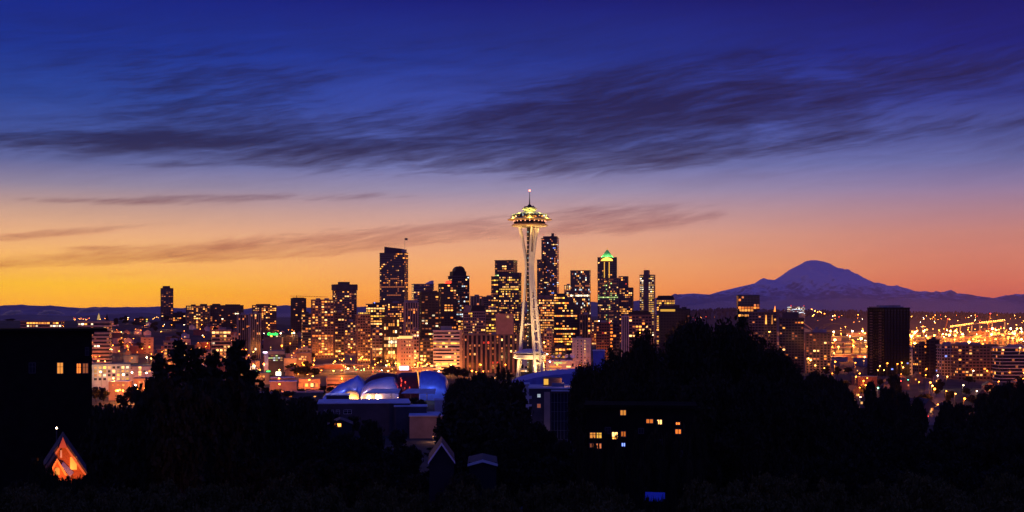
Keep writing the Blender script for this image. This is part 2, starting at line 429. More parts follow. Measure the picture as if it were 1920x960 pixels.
mist_bank(210, 1150, 600, 19500, 110, 'low mist in the valley before the eastern range')
# ------------------------------------------------------------------ buildings
LAMPS = []                                   # (x, y, power, colour) asked for by the buildings, built further down
CAP = 100
def outline(kind, w, d):
    return [(-w/2, -d/2), (w/2, -d/2), (w/2, d/2), (-w/2, d/2)]
def cladding(mb, w, d, z0, z1, fh, bay, style, sp=.42, pier=.22):
    """spandrels and piers standing proud of the glass core"""
    nfl = max(1, int((z1 - z0) / fh)); fh = (z1 - z0) / nfl
    if style in ('grid', 'bands'):
        e = .30
        for k in range(nfl + 1):
            zc = z0 + k * fh
            a, b_ = max(z0 - .1, zc - fh * sp * .6), min(z1 + .05, zc + fh * sp * .4)
            if b_ - a > .05: mb.box(-w/2-e, w/2+e, -d/2-e, d/2+e, a, b_)
    if style in ('grid', 'piers'):
        e = .46 if style == 'grid' else .6
        for L, ax in ((w, 0), (d, 1)):
            n = max(1, round(L / bay)); pw = bay * pier / 2
            for k in range(n + 1):
                c = -L/2 + L * k / n
                c = min(max(c, -L/2 + pw - e + .07), L/2 - pw + e - .07)
                for s in (-1, 1):
                    if ax == 0: mb.box(c-pw, c+pw, *((-d/2-e, -d/2+.4) if s < 0 else (d/2-.4, d/2+e)), z0-.2, z1+.12)
                    else: mb.box(*((-w/2-e-.03, -w/2+.4) if s < 0 else (w/2-.4, w/2+e+.03)), c-pw, c+pw, z0-.2, z1+.16)
    if style == 'mullion':
        e = .12
        for L, ax in ((w, 0), (d, 1)):
            n = max(1, round(L / bay))
            for k in range(n + 1):
                c = -L/2 + L * k / n
                for s in (-1, 1):
                    if ax == 0: mb.box(c-.12, c+.12, *((-d/2-e, -d/2+.1) if s < 0 else (d/2-.1, d/2+e)), z0, z1)
                    else: mb.box(*((-w/2-e, -w/2+.1) if s < 0 else (w/2-.1, w/2+e)), c-.12, c+.12, z0, z1)
        for k in range(nfl + 1):
            zc = z0 + k * fh; mb.box(-w/2-.16, w/2+.16, -d/2-.16, d/2+.16, zc-.25, min(zc+.25, z1+.02))
    return nfl, fh
def lit_windows(root, rng, w, d, z0, nfl, fh, bay, zvis, side, p, rowp, cols, wfrac, hfrac, sp=.42, hot=None, budget=None):
    """lit panes, each a mesh of its own; returns their list of (centre, size, material)"""
    out = []
    faces = [('f', w), ('s', d)]
    for fc, L in faces:
        n = max(1, round(L / bay)); bw = L / n
        pf = p if fc == 'f' else p * .8
        for k in range(nfl):
            zc = z0 + (k + sp * .4 + (1 - sp) * .5) * fh
            if zc < zvis - fh: continue
            full = rng.random() < rowp
            i = 0
            run = 0
            base = rng.choice(cols)
            fa, fb = sorted((rng.random(), rng.random())); 
            if fb - fa < .4: fa, fb = 0.0, 1.0
            for i in range(n):
                fx = (i + .5) / n
                q = pf
                if full and fa <= fx <= fb: q = .93
                if hot and hot(fc, fx, k / max(1, nfl-1)): q = max(q, hot(fc, fx, k / max(1, nfl-1)))
                if run: q = max(q, .45)
                if rng.random() < q:
                    run = 1 if rng.random() < .5 else 0
                    c = base if full or rng.random() < .6 else rng.choice(cols)
                    ww, wh = bw * wfrac * (1 if full else rng.uniform(.7, 1)), fh * (1 - sp) * hfrac
                    x = -L/2 + (i + .5) * bw
                    if fc == 'f': out.append(((x, -d/2 - .03, zc), (ww, .12, wh), c))
                    elif side < 0: out.append(((-w/2 - .03, x, zc), (.12, ww, wh), c))
                    else: out.append(((w/2 + .03, x, zc), (.12, ww, wh), c))
                else:
                    run = 0
                    if p > .02 and rng.random() < .11:
                        x = -L/2 + (i + .5) * bw; ww, wh = bw * wfrac * .8, fh * (1 - sp) * hfrac * .9
                        if fc == 'f': out.append(((x, -d/2 - .03, zc), (ww, .12, wh), 4))
                        elif side < 0: out.append(((-w/2 - .03, x, zc), (.12, ww, wh), 4))
                        else: out.append(((w/2 + .03, x, zc), (.12, ww, wh), 4))
    return out
def add_windows(root, wins, rng):
    if len(wins) > CAP:
        rng.shuffle(wins); wins.sort(key=lambda q: q[2] == 4)
        rest = wins[CAP:]; wins = wins[:CAP]
        mb = MB()
        for (x, y, z), (a, b_, c_), col in rest:
            mb.mi = col; mb.box(x-a/2, x+a/2, y-b_/2, y+b_/2, z-c_/2, z+c_/2)
        o = mb.build('window', EM, root); o['kind'] = 'stuff'
    for c, s, col in wins:
        link('window', WM[col], root, c, 0, s)

def place(px0, px1, Yd, rot, ratio):
    """footprint whose silhouette spans px0..px1 at distance Yd"""
    W = (px1 - px0) / F * Yd
    c, s = abs(math.cos(rot)), abs(math.sin(rot))
    w = W / (c + s * ratio)
    yc = Yd + (w * s + w * ratio * c) / 2
    return w * yc / Yd, w * ratio * yc / Yd, xat((px0 + px1) / 2, yc)
SEED = [100]
AMB = (0, 0, 0, 1, 1, 2, 4); WARM = (1, 1, 0, 3); RES = (0, 1, 2, 4, 4, 3); ORG = (2, 0, 4); WHT = (3, 1, 3, 5)
def tower(name, label, cat, px0, px1, top, bot, Yd, mat='tan', style='grid', rot=.30, ratio=.8, fh=3.7, bay=4.2, p=.15, rowp=.06, cols=AMB,
          sp=.42, pier=.22, wfrac=.82, hfrac=.9, glass='glass', plant=None, parapet=.9, group=None, lamp=1.0, hot=None, seed=None, extra=(), roofmat='roof'):
    SEED[0] += 1
    rng = random.Random(seed or SEED[0])
    w, d, x = place(px0, px1, Yd, rot, ratio)
    yc = Yd + (w * abs(math.sin(rot)) + d * abs(math.cos(rot))) / 2
    g = min(ground(x, yc), ground(x, Yd)) - 3
    root = empty(name, (x, yc, g), rot); tag(root, label, cat, group)
    H = zat(top, Yd) - g
    side = -1 if rot > 0 else 1
    MB().box(-w/2, w/2, -d/2, d/2, 0, H).build('glazing', M[glass], root)
    cl = MB(); nfl, fhh = cladding(cl, w, d, 0, H, fh, bay, style, sp, pier)
    if cl.v: cl.build('cladding', M[mat], root)
    r = MB(); e = .75
    for a in ((-w/2-e, w/2+e, -d/2-e, -d/2+.6), (-w/2-e, w/2+e, d/2-.6, d/2+e), (-w/2-e, -w/2+.6, -d/2+.6, d/2-.6), (w/2-.6, w/2+e, -d/2+.6, d/2-.6)):
        r.box(*a, H+.2, H+.2+parapet)
    r.mi = 1; r.box(-w/2+.1, w/2-.1, -d/2+.1, d/2-.1, H+.01, H+.31)
    r.build('roof', [M[mat], M[roofmat]], root)
    if plant is None: plant = ((.35, .75, .3, .7, 3.2),)
    for a, b_, c, e_, h in plant:
        MB().box(-w/2+w*a, -w/2+w*b_, -d/2+d*c, -d/2+d*e_, H+.3, H+.3+h).build('plant_room', M['dark' if mat in ('dark','black') else 'grey'], root)
    wins = lit_windows(root, rng, w, d, 0, nfl, fhh, bay, zat(bot, Yd) - g, side, p, rowp, cols, wfrac, hfrac, sp if style in ('grid', 'bands') else .12, hot)
    add_windows(root, wins, rng)
    if lamp: LAMPS.append((x, yc, w, d, rot, lamp, Yd))
    return root, w, d, H, rng
def volume(root, rng, px0, px1, top, z0, Yd, mat='tan', style='grid', dy=0.0, depth=None, fh=3.7, bay=4.2, p=.15, rowp=.06, cols=AMB, sp=.42, pier=.22, wfrac=.82, hfrac=.9, side=-1, glass='glass', name='setback'):
    """a further block of the same building (a setback or wing), its own part with glass, cladding and windows below it"""
    rot = root.rotation_euler.z
    W = (px1 - px0) / F * Yd
    d = depth or W * .7
    w = (W - d * abs(math.sin(rot))) / abs(math.cos(rot))
    X0 = xat((px0 + px1) / 2, Yd) - root.location.x
    c, s = math.cos(rot), math.sin(rot)
    lx, ly = X0 * c + dy * s, -X0 * s + dy * c
    H = zat(top, Yd) - root.location.z
    t = MB().box(-w/2, w/2, -d/2, d/2, z0, H).build(name, M[glass], root, (lx, ly, 0))
    cl = MB(); nfl, fhh = cladding(cl, w, d, z0, H, fh, bay, style, sp, pier)
    cl.mi = 0; cl.box(-w/2-.7, w/2+.7, -d/2-.7, d/2+.7, H+.2, H+1.0)
    cl.build('cladding', M[mat], t)
    wins = lit_windows(t, rng, w, d, z0, nfl, fhh, bay, z0, side, p, rowp, cols, wfrac, hfrac, sp if style in ('grid', 'bands') else .12)
    add_windows(t, wins, rng)
    return t, w, d, H, lx, ly
def beacon(root, x, y, z, mat='window_red', r=.55):
    i = [m.name for m in EM].index(mat)
    MB().tube([(x, y, z-1.5), (x, y, z)], .12, 5).ball((x, y, z+r*.8), r, 8, 5).build('roof_lamp', EM[i], root)

# --- the eastern hill
t = tower('apartment_tower', 'slim dark apartment tower standing alone against the orange sky above the hill', 'tower', 300, 326, 541, 612, 2900, 'dark', 'grid', rot=.3, ratio=.8, fh=3.1, bay=5, p=.035, rowp=0, cols=RES, plant=((.15,.75,.2,.8,5.5),), lamp=0)
tower('office_building', 'long low office with rows of lit windows on the hill behind the black foreground building', 'office', 42, 118, 603, 626, 1900, 'tan', 'bands', rot=.12, ratio=.35, p=.30, rowp=.3, cols=WARM, lamp=.8, plant=((.1,.5,.3,.7,2.5),))
tower('office_building', 'pale office tower with horizontal bands beside the black foreground building', 'office', 148, 208, 604, 678, 1500, 'beige', 'bands', rot=.14, ratio=.5, fh=3.9, bay=3.4, p=.10, rowp=.16, cols=WARM, sp=.52, lamp=2.2, plant=((.2,.7,.3,.7,2.2),))
tower('apartment_block', 'small dark block on the hill crest with one lit stair column', 'apartments', 253, 279, 597, 622, 2600, 'black', 'grid', rot=.2, ratio=.7, fh=3.2, p=.08, rowp=0, lamp=0, cols=(9,7), hot=lambda f,x,z: .95 if f=='f' and x>.83 else 0, plant=((.3,.6,.3,.7,3),))
tower('apartment_block', 'blank tan slab block among the hillside houses', 'apartments', 264, 288, 634, 670, 1700, 'tan', 'grid', rot=.25, ratio=.6, fh=3.2, bay=6, p=.02, rowp=0, sp=.72, pier=.6, lamp=2, plant=((.3,.8,.3,.7,3.5),))
tower('apartment_building', 'grid fronted apartment house with many lit windows behind the spiky conifer', 'apartments', 306, 343, 641, 690, 1350, 'tan', 'grid', rot=.25, ratio=.6, fh=3.3, bay=3.8, p=.30, rowp=.1, cols=AMB, lamp=2)
tower('apartment_block', 'dark stepped block beside the slim hilltop tower', 'apartments', 322, 349, 587, 615, 2700, 'black', 'grid', rot=.3, p=.05, rowp=0, lamp=0)
tower('apartment_block', 'wide hilltop apartment block with a bright top floor', 'apartments', 348, 394, 574, 640, 2500, 'dark', 'grid', rot=.3, ratio=.5, fh=3.4, p=.16, rowp=.0, cols=AMB, lamp=.5, hot=lambda f,x,z: .8 if z>.86 else 0, plant=((.2,.4,.3,.7,3),(.6,.9,.3,.7,4)))
tower('apartment_block', 'almost unlit dark block in the middle of the hilltop row', 'apartments', 393, 458, 573, 640, 2650, 'black', 'grid', rot=.2, ratio=.5, fh=3.4, p=.035, rowp=0, cols=RES, lamp=0, plant=((.05,.3,.3,.7,3.5),(.45,.9,.3,.7,2.5)))
tower('apartment_tower', 'dark slender tower with pale vertical ribs behind the leaning conifer', 'tower', 444, 466, 591, 690, 1750, 'blue', 'piers', rot=.35, ratio=.8, fh=3.2, bay=2.6, p=.035, rowp=0, cols=RES, lamp=.6)
tower('apartment_tower', 'dark slender tower with pale vertical ribs next to the green rooftop sign', 'tower', 467, 489, 589, 690, 1700, 'blue', 'piers', rot=.35, ratio=.8, fh=3.2, bay=2.6, p=.035, rowp=0, cols=RES, lamp=.6)
tower('apartment_block', 'hilltop block with a lit upper half and flat stepped roof before the crane', 'apartments', 472, 519, 573, 640, 2550, 'dark', 'grid', rot=.25, ratio=.5, fh=3.4, p=.10, rowp=.0, cols=AMB, lamp=.4, hot=lambda f,x,z: .5 if z>.7 else 0, plant=((.15,.75,.2,.8,3),))
tower('office_building', 'office with a stepped front and long glowing floors above the foreground conifers', 'office', 396, 434, 620, 672, 1500, 'tan', 'bands', rot=.2, ratio=.6, fh=4, p=.30, rowp=.35, cols=WARM, lamp=1.6)
tower('apartment_building', 'narrow concrete annex with a blue roof lamp beside the glowing stepped office', 'apartments', 434, 446, 631, 668, 1480, 'tan', 'grid', rot=.2, p=.12, lamp=.8, cols=ORG)
tower('office_tower', 'dark square tower under construction with a crane jib at its roof', 'tower', 544, 575, 560, 600, 2600, 'black', 'grid', rot=.2, ratio=.8, p=.10, rowp=.02, cols=WARM, lamp=0, plant=((.1,.9,.1,.9,2),))
tower('apartment_tower', 'narrow dark tower with lit floors beside the broad tan apartment tower', 'tower', 565, 584, 589, 680, 1950, 'dark', 'bands', rot=.25, p=.18, rowp=.12, cols=AMB, lamp=.8)
tower('apartment_building', 'low dark terrace block on the slope below the hilltop row', 'apartments', 495, 560, 628, 660, 2000, 'dark', 'grid', rot=.15, ratio=.4, p=.05, rowp=0, cols=RES, lamp=.3)

# --- the towers downtown
r_, w, d, H, rng = tower('apartment_tower', 'broad tan apartment tower with a central stair of lit windows', 'tower', 583, 626, 563, 690, 1750, 'brown', 'grid', rot=.22, ratio=.5, fh=3.4, bay=4.2, p=.20, rowp=.12, cols=AMB, lamp=2.2, hot=lambda f,x,z: .9 if f=='f' and .44<x<.60 and z>.15 else (.6 if z>.93 else 0), plant=((.2,.4,.3,.7,2.6),(.6,.8,.3,.7,2.6)))
tower('apartment_building', 'tan wing stepping down beside the broad apartment tower', 'apartments', 626, 646, 587, 690, 1770, 'brown', 'grid', rot=.22, ratio=.8, fh=3.4, p=.22, rowp=.06, cols=AMB, lamp=1.6)
r_, w, d, H, rng = tower('hotel_tower', 'tall hotel tower with a heavy overhanging dark top and lit corner columns', 'tower', 623, 669, 545, 690, 2050, 'brown', 'grid', rot=.42, ratio=.8, fh=3.4, bay=4, p=.10, rowp=.02, cols=AMB, lamp=1.8, hot=lambda f,x,z: .72 if f=='s' and .25<x<.75 else 0, parapet=.5, plant=())
MB().box(-w/2-1.6, w/2+1.6, -d/2-1.6, d/2+1.6, H+.9, H+10).build('crown', M['dark'], r_)
MB().box(-w*.28, w*.22, -d*.2, d*.3, H+10, H+14).build('plant_room', M['dark'], r_)
beacon(r_, 0, 0, H+16)
r_, w, d, H, rng = tower('apartment_tower', 'tan apartment tower with a ring of lamps round its rounded top', 'tower', 666, 695, 591, 690, 1600, 'brown', 'grid', rot=.3, ratio=.9, fh=3.2, bay=3.4, p=.16, rowp=.06, cols=AMB, lamp=2.4, plant=((.15,.85,.15,.85,2),))
for k in range(7): beacon(r_, -w/2 + w*(k+.5)/7, -d/2, H+1.9, 'window_yellow', .8)
r_, w, d, H, rng = tower('office_tower', 'glowing yellow office with a blue roof lamp below the tallest dark tower', 'office', 686, 722, 571, 690, 2000, 'dark', 'bands', rot=.25, ratio=.6, p=.35, rowp=.5, cols=(9,0,1), lamp=1.0, sp=.4)
beacon(r_, -w*.1, -d/2, H+2, 'window_blue', 1.0)
r_, w, d, H, rng = tower('skyscraper', 'tallest dark skyscraper with a slanted crown and a flag on its roof', 'tower', 712, 765, 474, 690, 2500, 'dark', 'bands', rot=-.30, ratio=.36, fh=3.9, bay=3.6, p=.12, rowp=.10, cols=(0,0,1,2,4), sp=.45, lamp=1.2, parapet=.6, plant=())
cr = MB(); cr.prism([(-w*.36, H+.9), (w*.34, H+.9), (w*.34, H+8.2), (-w*.36, H+12.5)], -d*.2, d*.45); cr.build('crown', M['dark'], r_)
MB().box(w*.345, w*.46, -d*.2, d*.4, H+.9, H+7).build('plant_room', M['grey'], r_)
MB().tube([(w*.44, 0, H+7), (w*.44, 0, H+29)], .22, 6).build('flagpole', M['metal'], r_)
fl = MB(); n = 8
for i in range(n):
    a, b_ = i/n, (i+1)/n
    f_ = lambda q: .5*math.sin(q*6)
    fl.box(w*.44+.3+5.6*a, w*.44+.3+5.6*b_, f_(a)-.06, f_(a)+.06, H+24.6-.5*a, H+28.6-.5*a)
fl.build('flag', pbr('flag_cloth', (.10, .05, .09), .9), r_)
tower('office_building', 'pinkish lit office block at the foot of the tallest dark skyscraper', 'office', 725, 757, 569, 690, 2150, 'brown', 'grid', rot=.2, ratio=.6, p=.38, rowp=.15, cols=ORG+(1,), lamp=1.4, bay=3)
tower('office_tower', 'black framed block with white mullions and bright full floors', 'office', 717, 749, 599, 690, 1560, 'black', 'piers', rot=.2, ratio=.7, fh=4, bay=2.6, p=.12, rowp=.22, cols=WARM, lamp=1.4, parapet=3.2, plant=())
tower('hotel_tower', 'sandy tower with tall vertical strips under a dark sloping cap', 'tower', 757, 784, 568, 700, 1800, 'beige', 'piers', rot=.2, ratio=.8, fh=3.6, bay=3.6, p=.10, rowp=.04, cols=ORG, lamp=2.6, pier=.45, parapet=.5, plant=((.02,.98,.02,.98,3.6),))
tower('office_building', 'lit pale annex with small square windows at the foot of the sandy tower', 'office', 770, 786, 620, 690, 1620, 'beige', 'grid', rot=.15, p=.3, rowp=.2, cols=WARM, lamp=2, bay=3)
r_, w, d, H, rng = tower('office_tower', 'dim grey tower with a pale sloping roof beyond the black apartment tower', 'tower', 771, 814, 533, 566, 2750, 'grey', 'bands', rot=.2, ratio=.8, p=.08, rowp=.04, cols=AMB, lamp=0, plant=())
MB().prism([(w*.1, H+.4), (w*.5, H+.4), (w*.5, H+8), (w*.42, H+8)], -d*.45, d*.4).build('sloping_roof', M['pale_roof'], r_)
r_, w, d, H, rng = tower('apartment_tower', 'black apartment tower with scattered lights and a stepped dark roof', 'tower', 786, 823, 549, 690, 1650, 'black', 'grid', rot=.2, ratio=.8, fh=3.2, bay=4, p=.13, rowp=.0, cols=RES, lamp=.5, plant=((.3,.7,.2,.8,7),(.05,.95,.1,.9,2.5)))
r_, w, d, H, rng = tower('apartment_tower', 'dark tower with a red lit box on its roof', 'tower', 822, 856, 533, 690, 1750, 'black', 'grid', rot=.25, ratio=.8, fh=3.2, bay=4.6, p=.13, rowp=.0, cols=(1,0,2), lamp=.5, plant=())
MB().box(-w*.15, w*.2, -d*.3, d*.2, H+.4, H+4.6).build('roof_sign', EM[6], r_)
r_, w, d, H, rng = tower('office_tower', 'dark tower with stepped shoulders and a domed arch roof', 'tower', 840, 880, 518, 690, 2350, 'dark', 'grid', rot=.3, ratio=.9, fh=3.8, bay=3.4, p=.14, rowp=.04, cols=(0,1,4,5), lamp=.8, plant=())
MB().box(-w*.44, w*.36, -d*.4, d*.4, H+.3, H+9).build('setback', M['black'], r_)
v = MB(); pts = [(w*.30*math.cos(a), H+9+9.5*math.sin(a)) for a in np.linspace(0, math.pi, 15)]
v.prism(pts, -d*.36, d*.36); v.build('dome_roof', M['black'], r_)
beacon(r_, 0, -d*.36, H+19.5)
r_, w, d, H, rng = tower('office_building', 'small cream block with a bright lit top floor', 'office', 745, 776, 637, 690, 1400, 'beige', 'grid', rot=.35, ratio=.8, fh=3.8, bay=3.2, p=.12, rowp=.0, cols=WARM, sp=.55, pier=.5, lamp=1.6, plant=())
MB().box(-w*.42, w*.42, -d*.42, d*.42, H+.3, H+4).build('top_floor', EM[1], r_)
MB().box(-w*.46, w*.46, -d*.46, d*.46, H+4, H+5).build('roof', M['dark'], r_)
r_, w, d, H, rng = tower('office_building', 'white office with bright horizontal strip windows and a pale plant room', 'office', 812, 862, 621, 700, 1400, 'white', 'bands', rot=.06, ratio=.5, fh=3.4, bay=3.0, p=.07, rowp=.42, cols=(1,9,0), sp=.52, lamp=1.9, wfrac=.98, plant=((.28,.72,.3,.7,5),))
MB().box(w/2+.2, w/2+3.0, -d/2-.4, d/2, 0, H+1).build('stair_tower', M['beige'], r_)
r_, w, d, H, rng = tower('office_building', 'cream office with an arched gable and dark mansard roof', 'office', 868, 910, 585, 650, 1900, 'tan', 'grid', rot=.1, ratio=.6, fh=3.8, bay=3.0, p=.12, rowp=.36, cols=(9,1,0), lamp=1.6, plant=())
a_ = [(-w*.5, H+.4), (-w*.22, H+.4), (-w*.22, H+5)] + [(-w*.36 + w*.14*math.cos(t), H+5+5*math.sin(t)) for t in np.linspace(0.1, math.pi-.1, 9)] + [(-w*.5, H+5)]
MB().prism(a_, -d*.5-.2, -d*.3).build('gable', M['tan'], r_)
MB().prism([(-w*.18, H+.4), (w*.5, H+.4), (w*.47, H+9.5), (-w*.12, H+9.5)], -d*.45, d*.4).build('mansard_roof', M['black'], r_)
tower('office_building', 'plain brown office with yellow strip floors behind the blank walled block', 'office', 909, 937, 580, 650, 1930, 'brown', 'bands', rot=.15, ratio=.6, fh=4, p=.16, rowp=.36, cols=(9,1), lamp=1.0)
tower('office_tower', 'dim tower with pale vertical fins rising behind the cream gabled office', 'tower', 882, 904, 556, 600, 2350, 'tan', 'piers', rot=.1, ratio=.6, bay=5, pier=.3, p=.03, rowp=0, lamp=.5)
tower('office_tower', 'dim brown tower between the finned tower and the twin block tower', 'tower', 904, 928, 557, 600, 2400, 'brown', 'grid', rot=.2, p=.05, rowp=.03, lamp=.3)
r_, w, d, H, rng = tower('skyscraper', 'broad dark skyscraper of two stacked blocks full of amber floors', 'tower', 936, 977, 518, 690, 2200, 'dark', 'grid', rot=-.25, ratio=.5, fh=3.8, bay=2.8, p=.26, rowp=.24, cols=(0,0,1,9,4), lamp=1.0, parapet=6, plant=())
volume(r_, rng, 928, 970, 489, 0, 2230, 'black', 'bands', dy=24, depth=26, p=.14, rowp=.22, cols=(0,7,1,4), name='upper_block')
volume(r_, rng, 921, 940, 519, 0, 2210, 'black', 'bands', dy=14, depth=22, p=.22, rowp=.25, cols=(0,1,9,4), name='side_block')
r_, w, d, H, rng = tower('office_building', 'blank beige block with a dark slot and one big white lamp', 'office', 930, 962, 590, 630, 1600, 'tan', 'grid', rot=.06, ratio=.6, fh=6, bay=13, p=.0, rowp=0, sp=.2, pier=.55, lamp=1.6, cols=(2,), hot=lambda f,x,z: .25 if f=='f' else 0, wfrac=.3, plant=())
MB().ball((w*.18, -d/2-2.2, H-2.6), 1.6, 12, 8).build('roof_lamp', EM[1], r_)
tower('apartment_building', 'very wide brown apartment block with vertical ribs behind the white tower', 'apartments', 868, 971, 629, 694, 1400, 'brown', 'piers', rot=.05, ratio=.25, fh=3.0, bay=5.0, pier=.42, p=.12, rowp=.0, cols=(2,0,1,4,6), lamp=1.0, wfrac=.42, hfrac=.8, plant=((.1,.18,.3,.7,2.5),(.52,.6,.3,.7,2.5)))

r_, w, d, H, rng = tower('skyscraper', 'black skyscraper with red roof lamps standing behind the white tower', 'tower', 1015, 1048, 447, 560, 3000, 'black', 'bands', rot=-.2, ratio=.7, fh=3.9, bay=3.4, p=.10, rowp=.06, cols=(0,1,4,5,8), lamp=0, parapet=1, plant=((.1,.95,.05,.95,5),(.6,.75,.3,.6,12)))
for k in (.1, .9): beacon(r_, -w/2 + w*k, -d/2+2, H+8, 'window_red', .9)
volume(r_, rng, 1007, 1024, 487, 0, 2990, 'black', 'bands', dy=-6, depth=24, p=.12, rowp=.08, cols=(0,1,4), name='shoulder')
tower('office_building', 'office with stacked amber windows under a dark roof just beside the white tower', 'office', 1010, 1040, 561, 620, 2000, 'brown', 'grid', rot=-.1, ratio=.7, fh=3.6, bay=3, p=.62, rowp=.3, cols=(0,0,2,1), lamp=1.4, parapet=5.5, plant=())
# the tower with the sloping flank
Yd = 1900; x0 = xat(1039, Yd); g = ground(x0, Yd) - 3; xc = (xat(1039, Yd) + xat(1088, Yd)) / 2
r_ = empty('office_tower', (xc, Yd, g)); tag(r_, 'black glass office with one slanting shoulder and a few bright full floors', 'tower')
q = lambda px, py: (xat(px, Yd) - xc, zat(py, Yd) - g)
poly = [(q(1039,700)[0], 0), (q(1088,700)[0], 0), q(1088,592), q(1083,581), q(1066,560), q(1064,554), q(1039,554)]
MB().prism(poly, 0, 34).build('glazing', M['glass'], r_)
cl = MB(); wins = []; rng = random.Random(77)
for k in range(34):
    z = 4 + k*3.7
    if z > poly[4][1] + 3: break
    xr = float(np.interp(z, [p_[1] for p_ in poly[1:6]], [p_[0] for p_ in poly[1:6]]))
    cl.box(poly[0][0]-.2, xr+.1, -.25, 34.2, z-.7, z+.6)
    full = rng.random() < .3
    if z > zat(672, Yd) - g:
        nb = int((xr - poly[0][0]) / 3)
        for i in range(nb):
            x = poly[0][0] + 1.6 + i*3
            if x < xr - 5 and rng.random() < (.95 if full else .14): wins.append(((x, -.03, z+2.1), (2.6, .12, 2.1), rng.choice((9, 0, 1, 2))))
cl.build('cladding', M['black'], r_); add_windows(r_, wins, rng)
MB().box(poly[0][0]+2, poly[5][0]-2, 5, 28, poly[6][1], poly[6][1]+3).build('plant_room', M['black'], r_)
tower('office_tower', 'small pale lit top of a tower peeping over the slanting black office', 'tower', 1058, 1072, 535, 562, 2900, 'tan', 'grid', rot=-.2, p=.2, rowp=0, cols=(1,3,0), lamp=0, hot=lambda f,x,z: .9 if z>.90 else 0)
tower('skyscraper', 'plain black slab skyscraper with scattered white and amber lights', 'tower', 1069, 1108, 508, 645, 2600, 'black', 'mullion', rot=-.12, ratio=.8, fh=3.8, bay=3, p=.13, rowp=.05, cols=(0,3,4,5,1), lamp=.6, parapet=1.2, plant=())
tower('apartment_building', 'brown ribbed apartment tower in front of the plain black slab', 'apartments', 1087, 1108, 591, 645, 1750, 'brown', 'piers', rot=-.1, ratio=.8, fh=3.1, bay=3.4, p=.05, rowp=0, cols=ORG, lamp=.8)
r_, w, d, H, rng = tower('apartment_building', 'cream slab block with one bright column of stair lights', 'apartments', 1073, 1108, 636, 672, 1400, 'white', 'grid', rot=-.1, ratio=.6, fh=2.9, bay=3.6, sp=.5, pier=.72, p=.03, rowp=0, cols=(9,1), lamp=1.0, hot=lambda f,x,z: .97 if f=='f' and .66<x<.78 else 0, plant=((.2,.5,.3,.7,2.5),))
tower('hotel_building', 'small orange lit block between the white tower and the slanting office', 'hotel', 1020, 1036, 620, 655, 1500, 'tan', 'grid', rot=-.1, p=.16, rowp=0, cols=(2,0), lamp=3.2, fh=3.2, bay=3.2)
tower('office_building', 'dark block low between the slanting office and the cream slab', 'office', 1034, 1062, 652, 676, 1450, 'dark', 'grid', rot=-.1, p=.5, rowp=.3, cols=(2,0,9), lamp=1)
# tower with the green pyramid
r_, w, d, H, rng = tower('skyscraper', 'stone skyscraper with a lit green pyramid roof and glowing crown', 'tower', 1120, 1161, 522, 640, 2600, 'brown', 'grid', rot=-.10, ratio=.9, fh=3.8, bay=3.2, p=.20, rowp=.03, cols=(0,1,4,7), lamp=1.4, hot=lambda f,x,z: .6 if f=='f' and .56<x<.70 else 0, plant=())
k_ = 2600 / F
t_, w2, d2, H2, lx, ly = volume(r_, rng, 1121, 1159, 483, H*.98, 2600, 'dark', 'grid', dy=0, depth=d*.9, p=.10, rowp=.02, cols=(0,1,4), side=1, name='upper_shaft')
mgr = pbr('copper_green', (.10, .34, .16), .6)
pyr = MB(); a = 11.5*k_; pyr.add([(-a,-a,H2+1),(a,-a,H2+1),(a,a,H2+1),(-a,a,H2+1),(-1,-1,H2+15.5*k_),(1,-1,H2+15.5*k_),(1,1,H2+15.5*k_),(-1,1,H2+15.5*k_)], [(3,2,1,0),(0,1,5,4),(1,2,6,5),(2,3,7,6),(3,0,4,7),(4,5,6,7)])
py_ = pyr.build('pyramid_roof', mgr, r_, (lx, ly, 0))
MB().tube([(0,0,H2+15.5*k_),(0,0,H2+17*k_)], .5, 6).ball((0,0,H2+17.4*k_), 1.5, 8, 6).build('roof_lamp', EM[1], r_, (lx, ly, 0))
arc = [(11*k_*math.cos(t), H2-6*k_+6.2*k_*math.sin(t)) for t in np.linspace(0, math.pi, 13)]
MB().prism(arc, -d2/2-1.6, -d2/2-.7).build('arch_window', EM[9], r_, (lx, ly, 0))
for xx in (-5*k_, 4*k_): MB().box(xx-.8, xx+.8, -d2/2-1.0, -d2/2-.5, H-1, H2-8*k_).build('light_strip', EM[9], r_, (lx, ly, 0))
for xx, yy in ((-14, -13), (14, -13), (0, -18)):
    l = bpy.data.objects.new('roof_floodlight', bpy.data.lights.new('roof_floodlight', 'POINT')); C.objects.link(l); l.parent = r_
    l.location = (lx + xx*k_*.9, ly + yy*k_*.9, H2 + 3); l.data.energy = 11000; l.data.color = (.65, 1, .35); l.data.shadow_soft_size = 1
r_, w, d, H, rng = tower('office_tower', 'stepped dark tower leaning on the green pyramid skyscraper', 'tower', 1161, 1188, 540, 640, 2450, 'dark', 'grid', rot=-.2, ratio=.8, p=.26, rowp=.06, cols=(0,1,4), lamp=1, bay=3.4, plant=())
volume(r_, rng, 1160, 1179, 519, 0, 2470, 'dark', 'grid', dy=12, depth=20, p=.12, rowp=.0, cols=(0,1,4,6), side=1, name='upper_block')
r_, w, d, H, rng = tower('hotel_tower', 'slim tower with nearly every floor lit and a dark central spine', 'tower', 1199, 1229, 516, 640, 2300, 'tan', 'grid', rot=-.22, ratio=.8, fh=3.7, bay=3.1, sp=.36, pier=.16, p=.78, rowp=.4, cols=(1,3,1,9), lamp=.8, plant=(), hfrac=.72)
MB().box(-w*.22, w*.14, -d/2-1.4, d*.3, 0, H+9).build('lift_shaft', M['brown'], r_)
beacon(r_, -w*.15, -d*.3, H+11)
